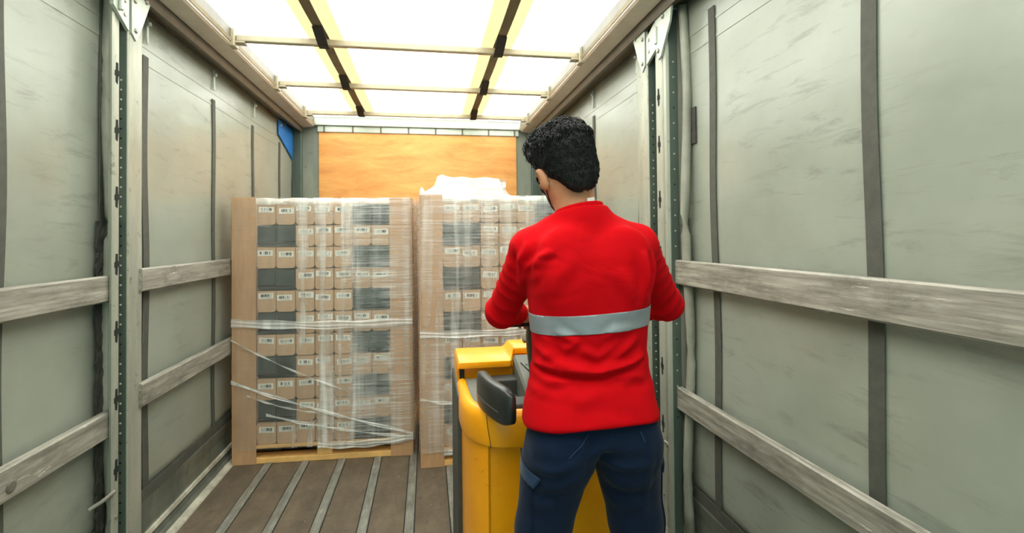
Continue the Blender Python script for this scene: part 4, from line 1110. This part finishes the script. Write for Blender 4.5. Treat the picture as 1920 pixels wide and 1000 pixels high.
# trousers
V, F = grow(f_pants, (0.16, 1.16, 0.06), (0.74, 1.56, 1.05), 0.0065)
V = relax(V, F, 2, 0.4); Nn = normals(V, F); back = np.clip(-Nn[:, 1] * 1.6 + 0.15, 0, 1)
disp = np.zeros(len(V))
for pts, amp, wid in FOLDS_PANTS: disp += fold(pts, amp, wid, back)
disp += 0.0035 * wob(V, 26, 31) + 0.004 * wob(np.stack([V[:, 0] * 0.5, V[:, 1] * 0.5, V[:, 2]], 1), 60, 33) * np.clip((0.75 - V[:, 2]) / 0.2, 0, 1)
pants = to_obj('trousers', V + Nn * disp[:, None], F, M['pants'], pr); pants['label'] = 'navy work trousers'
from mathutils.bvhtree import BVHTree
# cargo pocket flap on the outer thigh
def pressed(target, name, quad, dirv, cen, mat, lift, thick, parent, nu=14, nv=12):
    bvh = BVHTree.FromPolygons([v.co + pr.location for v in target.data.vertices], [p.vertices[:] for p in target.data.polygons])
    D = Vector(dirv).normalized(); Pp = Vector((D.y, -D.x, 0)); A, B_, C_, E_ = quad
    def fn(u, v):
        s = (A[0] * (1 - u) + B_[0] * u) * (1 - v) + (E_[0] * (1 - u) + C_[0] * u) * v
        z = (A[1] * (1 - u) + B_[1] * u) * (1 - v) + (E_[1] * (1 - u) + C_[1] * u) * v
        h = bvh.ray_cast(Vector((cen[0], cen[1], z)) + Pp * s - D * 0.4, D)
        return tuple((h[0] if h[0] is not None else Vector((cen[0], cen[1], z)) + Pp * s) - D * lift)
    o = MB().grid(fn, nu, nv).build(name, mat, parent, smooth=True)
    q = o.modifiers.new('thickness', 'SOLIDIFY'); q.thickness = thick; q.offset = 0
    return o
pressed(pants, 'cargo_pocket', [(-0.096, 0.900), (-0.020, 0.850), (-0.020, 0.66), (-0.092, 0.66)], (0.62, 0.78, 0), (0.335, 1.37), M['pants'], 0.003, 0.003, pants)
pressed(pants, 'pocket_flap', [(-0.086, 0.902), (0.012, 0.872), (-0.010, 0.842), (-0.086, 0.868)], (0.62, 0.78, 0), (0.335, 1.37), M['pants2'], 0.007, 0.003, pants)
pressed(pants, 'cargo_pocket', [(0.020, 0.850), (0.096, 0.900), (0.092, 0.66), (0.020, 0.66)], (-0.80, 0.60, 0), (0.560, 1.37), M['pants'], 0.003, 0.003, pants)
pressed(pants, 'pocket_flap', [(0.012, 0.868), (0.098, 0.905), (0.094, 0.855), (0.026, 0.836)], (-0.80, 0.60, 0), (0.560, 1.37), M['pants2'], 0.007, 0.003, pants)
pressed(pants, 'pocket_seam', [(-0.046, 0.993), (-0.0448, 0.993), (-0.0995, 0.936), (-0.101, 0.937)], (0, 1, 0), (0.449, 1.37), M['thread'], 0.002, 0.001, pants, 2, 10)
pressed(pants, 'pocket_seam', [(0.093, 0.990), (0.0945, 0.990), (0.1045, 0.962), (0.103, 0.962)], (0, 1, 0), (0.449, 1.37), M['thread'], 0.002, 0.001, pants, 2, 10)
# shoes
for L in LEGS:
    x, y = L[3][0], L[3][1]; dx = 0.02 if x > 0.449 else -0.02
    def f_shoe(P, x=x, y=y, dx=dx):
        d = smin(ell(P, (x + dx * 0.6, y + 0.085, 0.040), (0.048, 0.115, 0.050)), ell(P, (x, y - 0.015, 0.055), (0.042, 0.062, 0.062)), 0.03)
        d = smin(d, seg(P, (x, y - 0.005, 0.07), (x, y, 0.13), 0.048, 0.045), 0.02)
        return smax(smax(d, 0.001 - P[:, 2], 0.004), P[:, 2] - 0.12, 0.01)
    V, F = grow(f_shoe, (x - 0.1, y - 0.12, -0.01), (x + 0.1, y + 0.24, 0.16), 0.006)
    to_obj('shoe', relax(V, F, 1), F, M['shoe'], pr)

# hair: cropped sides and nape, longer curls on top
def f_hair(P):
    q = H(P); x, y, z = q[:, 0], q[:, 1], q[:, 2]
    top = np.clip((z - 0.0) / 0.07, 0, 1)
    d = ell(q, (0, -0.014, 0.028), (0.0765, 0.1005, 0.090)) - 0.003 - 0.012 * top
    d = smin(d, ell(q, (-0.006, 0.040, 0.088), (0.056, 0.046, 0.030)), 0.03)
    d = smin(d, ell(q, (0, -0.072, -0.030), (0.058, 0.030, 0.060)), 0.03)
    d = d + 0.0045 * wob(q, 120, 3) * top + 0.0012 * wob(q, 260, 5)
    hl = np.where(y > 0.045, 0.055, np.where(y > -0.005, -0.020, -0.082 - 0.012 * np.cos(x * 50)))
    hl = np.interp(y, [-0.12, -0.05, -0.028, -0.010, 0.012, 0.030, 0.05, 0.075, 0.1], [-0.092, -0.088, -0.060, 0.010, 0.012, -0.012, 0.03, 0.062, 0.066])
    d = smax(d, hl + 0.004 * wob(q, 200, 8) - z, 0.006)
    return d
V, F = grow(f_hair, HC - 0.17, HC + 0.17, 0.0045)
hair = to_obj('hair', relax(V, F, 1, 0.3), F, M['hair'], pr)
rh = np.random.RandomState(12)
Nn = normals(V, F); L = (V - HC) @ HR; NL = Nn @ HR
crown = np.array((0.022, -0.070, 0.088))
cand = np.where((L[:, 2] > -0.03) & ((L[:, 1] < -0.035) | (L[:, 2] > 0.025)))[0]
pick = rh.choice(cand, 4600, replace=True)
tm = MB()
for i in pick:
    p = L[i]; n = NL[i]; out = p - crown; dist = np.linalg.norm(out)
    out = out / (dist + 1e-6); sw = np.cross(n, out)
    t = out + 0.55 * sw + rh.normal(size=3) * 0.45; t = t - n * (t @ n); t /= np.linalg.norm(t) + 1e-6
    front = np.clip((p[1] + 0.02) / 0.08, 0, 1); up = np.clip((p[2] - 0.02) / 0.07, 0.15, 1)
    ln = rh.uniform(0.026, 0.046) * (0.65 + 0.65 * front) * (0.5 + 0.5 * up); curl = rh.uniform(-0.7, 1.1) * (0.5 + front)
    side = np.cross(n, t); pts = []
    lift = rh.uniform(0.35, 0.95) * max(up, 0.4)
    for k in range(6):
        s = k / 5; a = curl * s * 1.4
        dirv = t * math.cos(a) + side * math.sin(a)
        q = p - n * 0.001 + dirv * ln * s + n * (lift * ln * (s - 1.15 * s * s) * 1.6)
        pts.append(tuple(HC + HR @ q))
    r0 = rh.uniform(0.0009, 0.0021)
    tm.tube(pts, [r0, r0 * 1.05, r0, r0 * 0.8, r0 * 0.5, r0 * 0.12], 4, flat=0.6)
short = np.where((L[:, 2] <= 0.03) & (L[:, 2] > -0.085) & (L[:, 1] < -0.035))[0]
for i in rh.choice(short, 1500, replace=True):
    p = L[i]; n = NL[i]; t = np.array((rh.normal() * 0.25, rh.normal() * 0.2, -1.0)); t = t - n * (t @ n); t /= np.linalg.norm(t) + 1e-6
    ln = rh.uniform(0.008, 0.016); pts = [tuple(HC + HR @ (p - n * 0.002 + t * ln * s + n * 0.0035 * s)) for s in (0, 0.5, 1)]
    tm.tube(pts, [0.0013, 0.0010, 0.0003], 3)
tm.build('hair_curls', M['hair'], hair, smooth=True)
# spectacles
sp = MB()
for s in (-1, 1):
    ring = [hw((s * 0.033 + 0.025 * math.cos(a), 0.106 - 0.35 * abs(0.025 * math.cos(a) * s + 0.033) * 0.5, 0.002 + 0.018 * math.sin(a))) for a in np.linspace(0, 2 * math.pi, 20)]
    sp.tube(ring, 0.0018, 6)
    sp.tube([hw((s * 0.060, 0.094, 0.006)), hw((s * 0.078, 0.050, 0.004)), hw((s * 0.0835, 0.010, 0.002)), hw((s * 0.082, -0.012, -0.004)), hw((s * 0.080, -0.020, -0.022))], [0.0030, 0.0026, 0.0022, 0.0020, 0.0016], 8)
sp.tube([hw((-0.010, 0.110, 0.004)), hw((0, 0.113, 0.007)), hw((0.010, 0.110, 0.004))], 0.0016, 6)
gl = sp.build('spectacles', M['glass'], pr, smooth=True); gl['label'] = 'dark-framed spectacles'
ln_ = MB()
for s in (-1, 1):
    ln_.loft([[hw((s * 0.033 + 0.0245 * math.cos(a), 0.1055 + e - 0.35 * abs(0.025 * math.cos(a) * s + 0.033) * 0.5, 0.002 + 0.0175 * math.sin(a))) for a in np.linspace(0, 2 * math.pi, 20)[:-1]] for e in (-0.0007, 0.0007)])
ln_.build('lens', M['glass'], gl)
# dark mask over nose and mouth with ear loops
def f_mask(P):
    q = H(P); d = f_head(P) - 0.005
    d = smax(d, np.abs(q[:, 2] + 0.062 + 0.10 * (0.09 - q[:, 1])) - 0.040, 0.006)
    return smax(d, 0.030 - q[:, 1], 0.004)
V, F = grow(f_mask, HC - 0.16, HC + 0.16, 0.006)
mk = to_obj('face_mask', relax(V, F, 1), F, M['mask'], pr); mk['label'] = 'black face mask'
lp = MB()
for s in (-1, 1):
    for a, b in ((-0.040, -0.012), (-0.088, -0.046)):
        lp.tube([hw((s * 0.060, 0.036, a)), hw((s * 0.074, 0.012, (a * 0.6 + b * 0.4))), hw((s * 0.082, -0.012, b))], 0.0018, 6)
lp.build('ear_loop', M['mask'], mk, smooth=True)
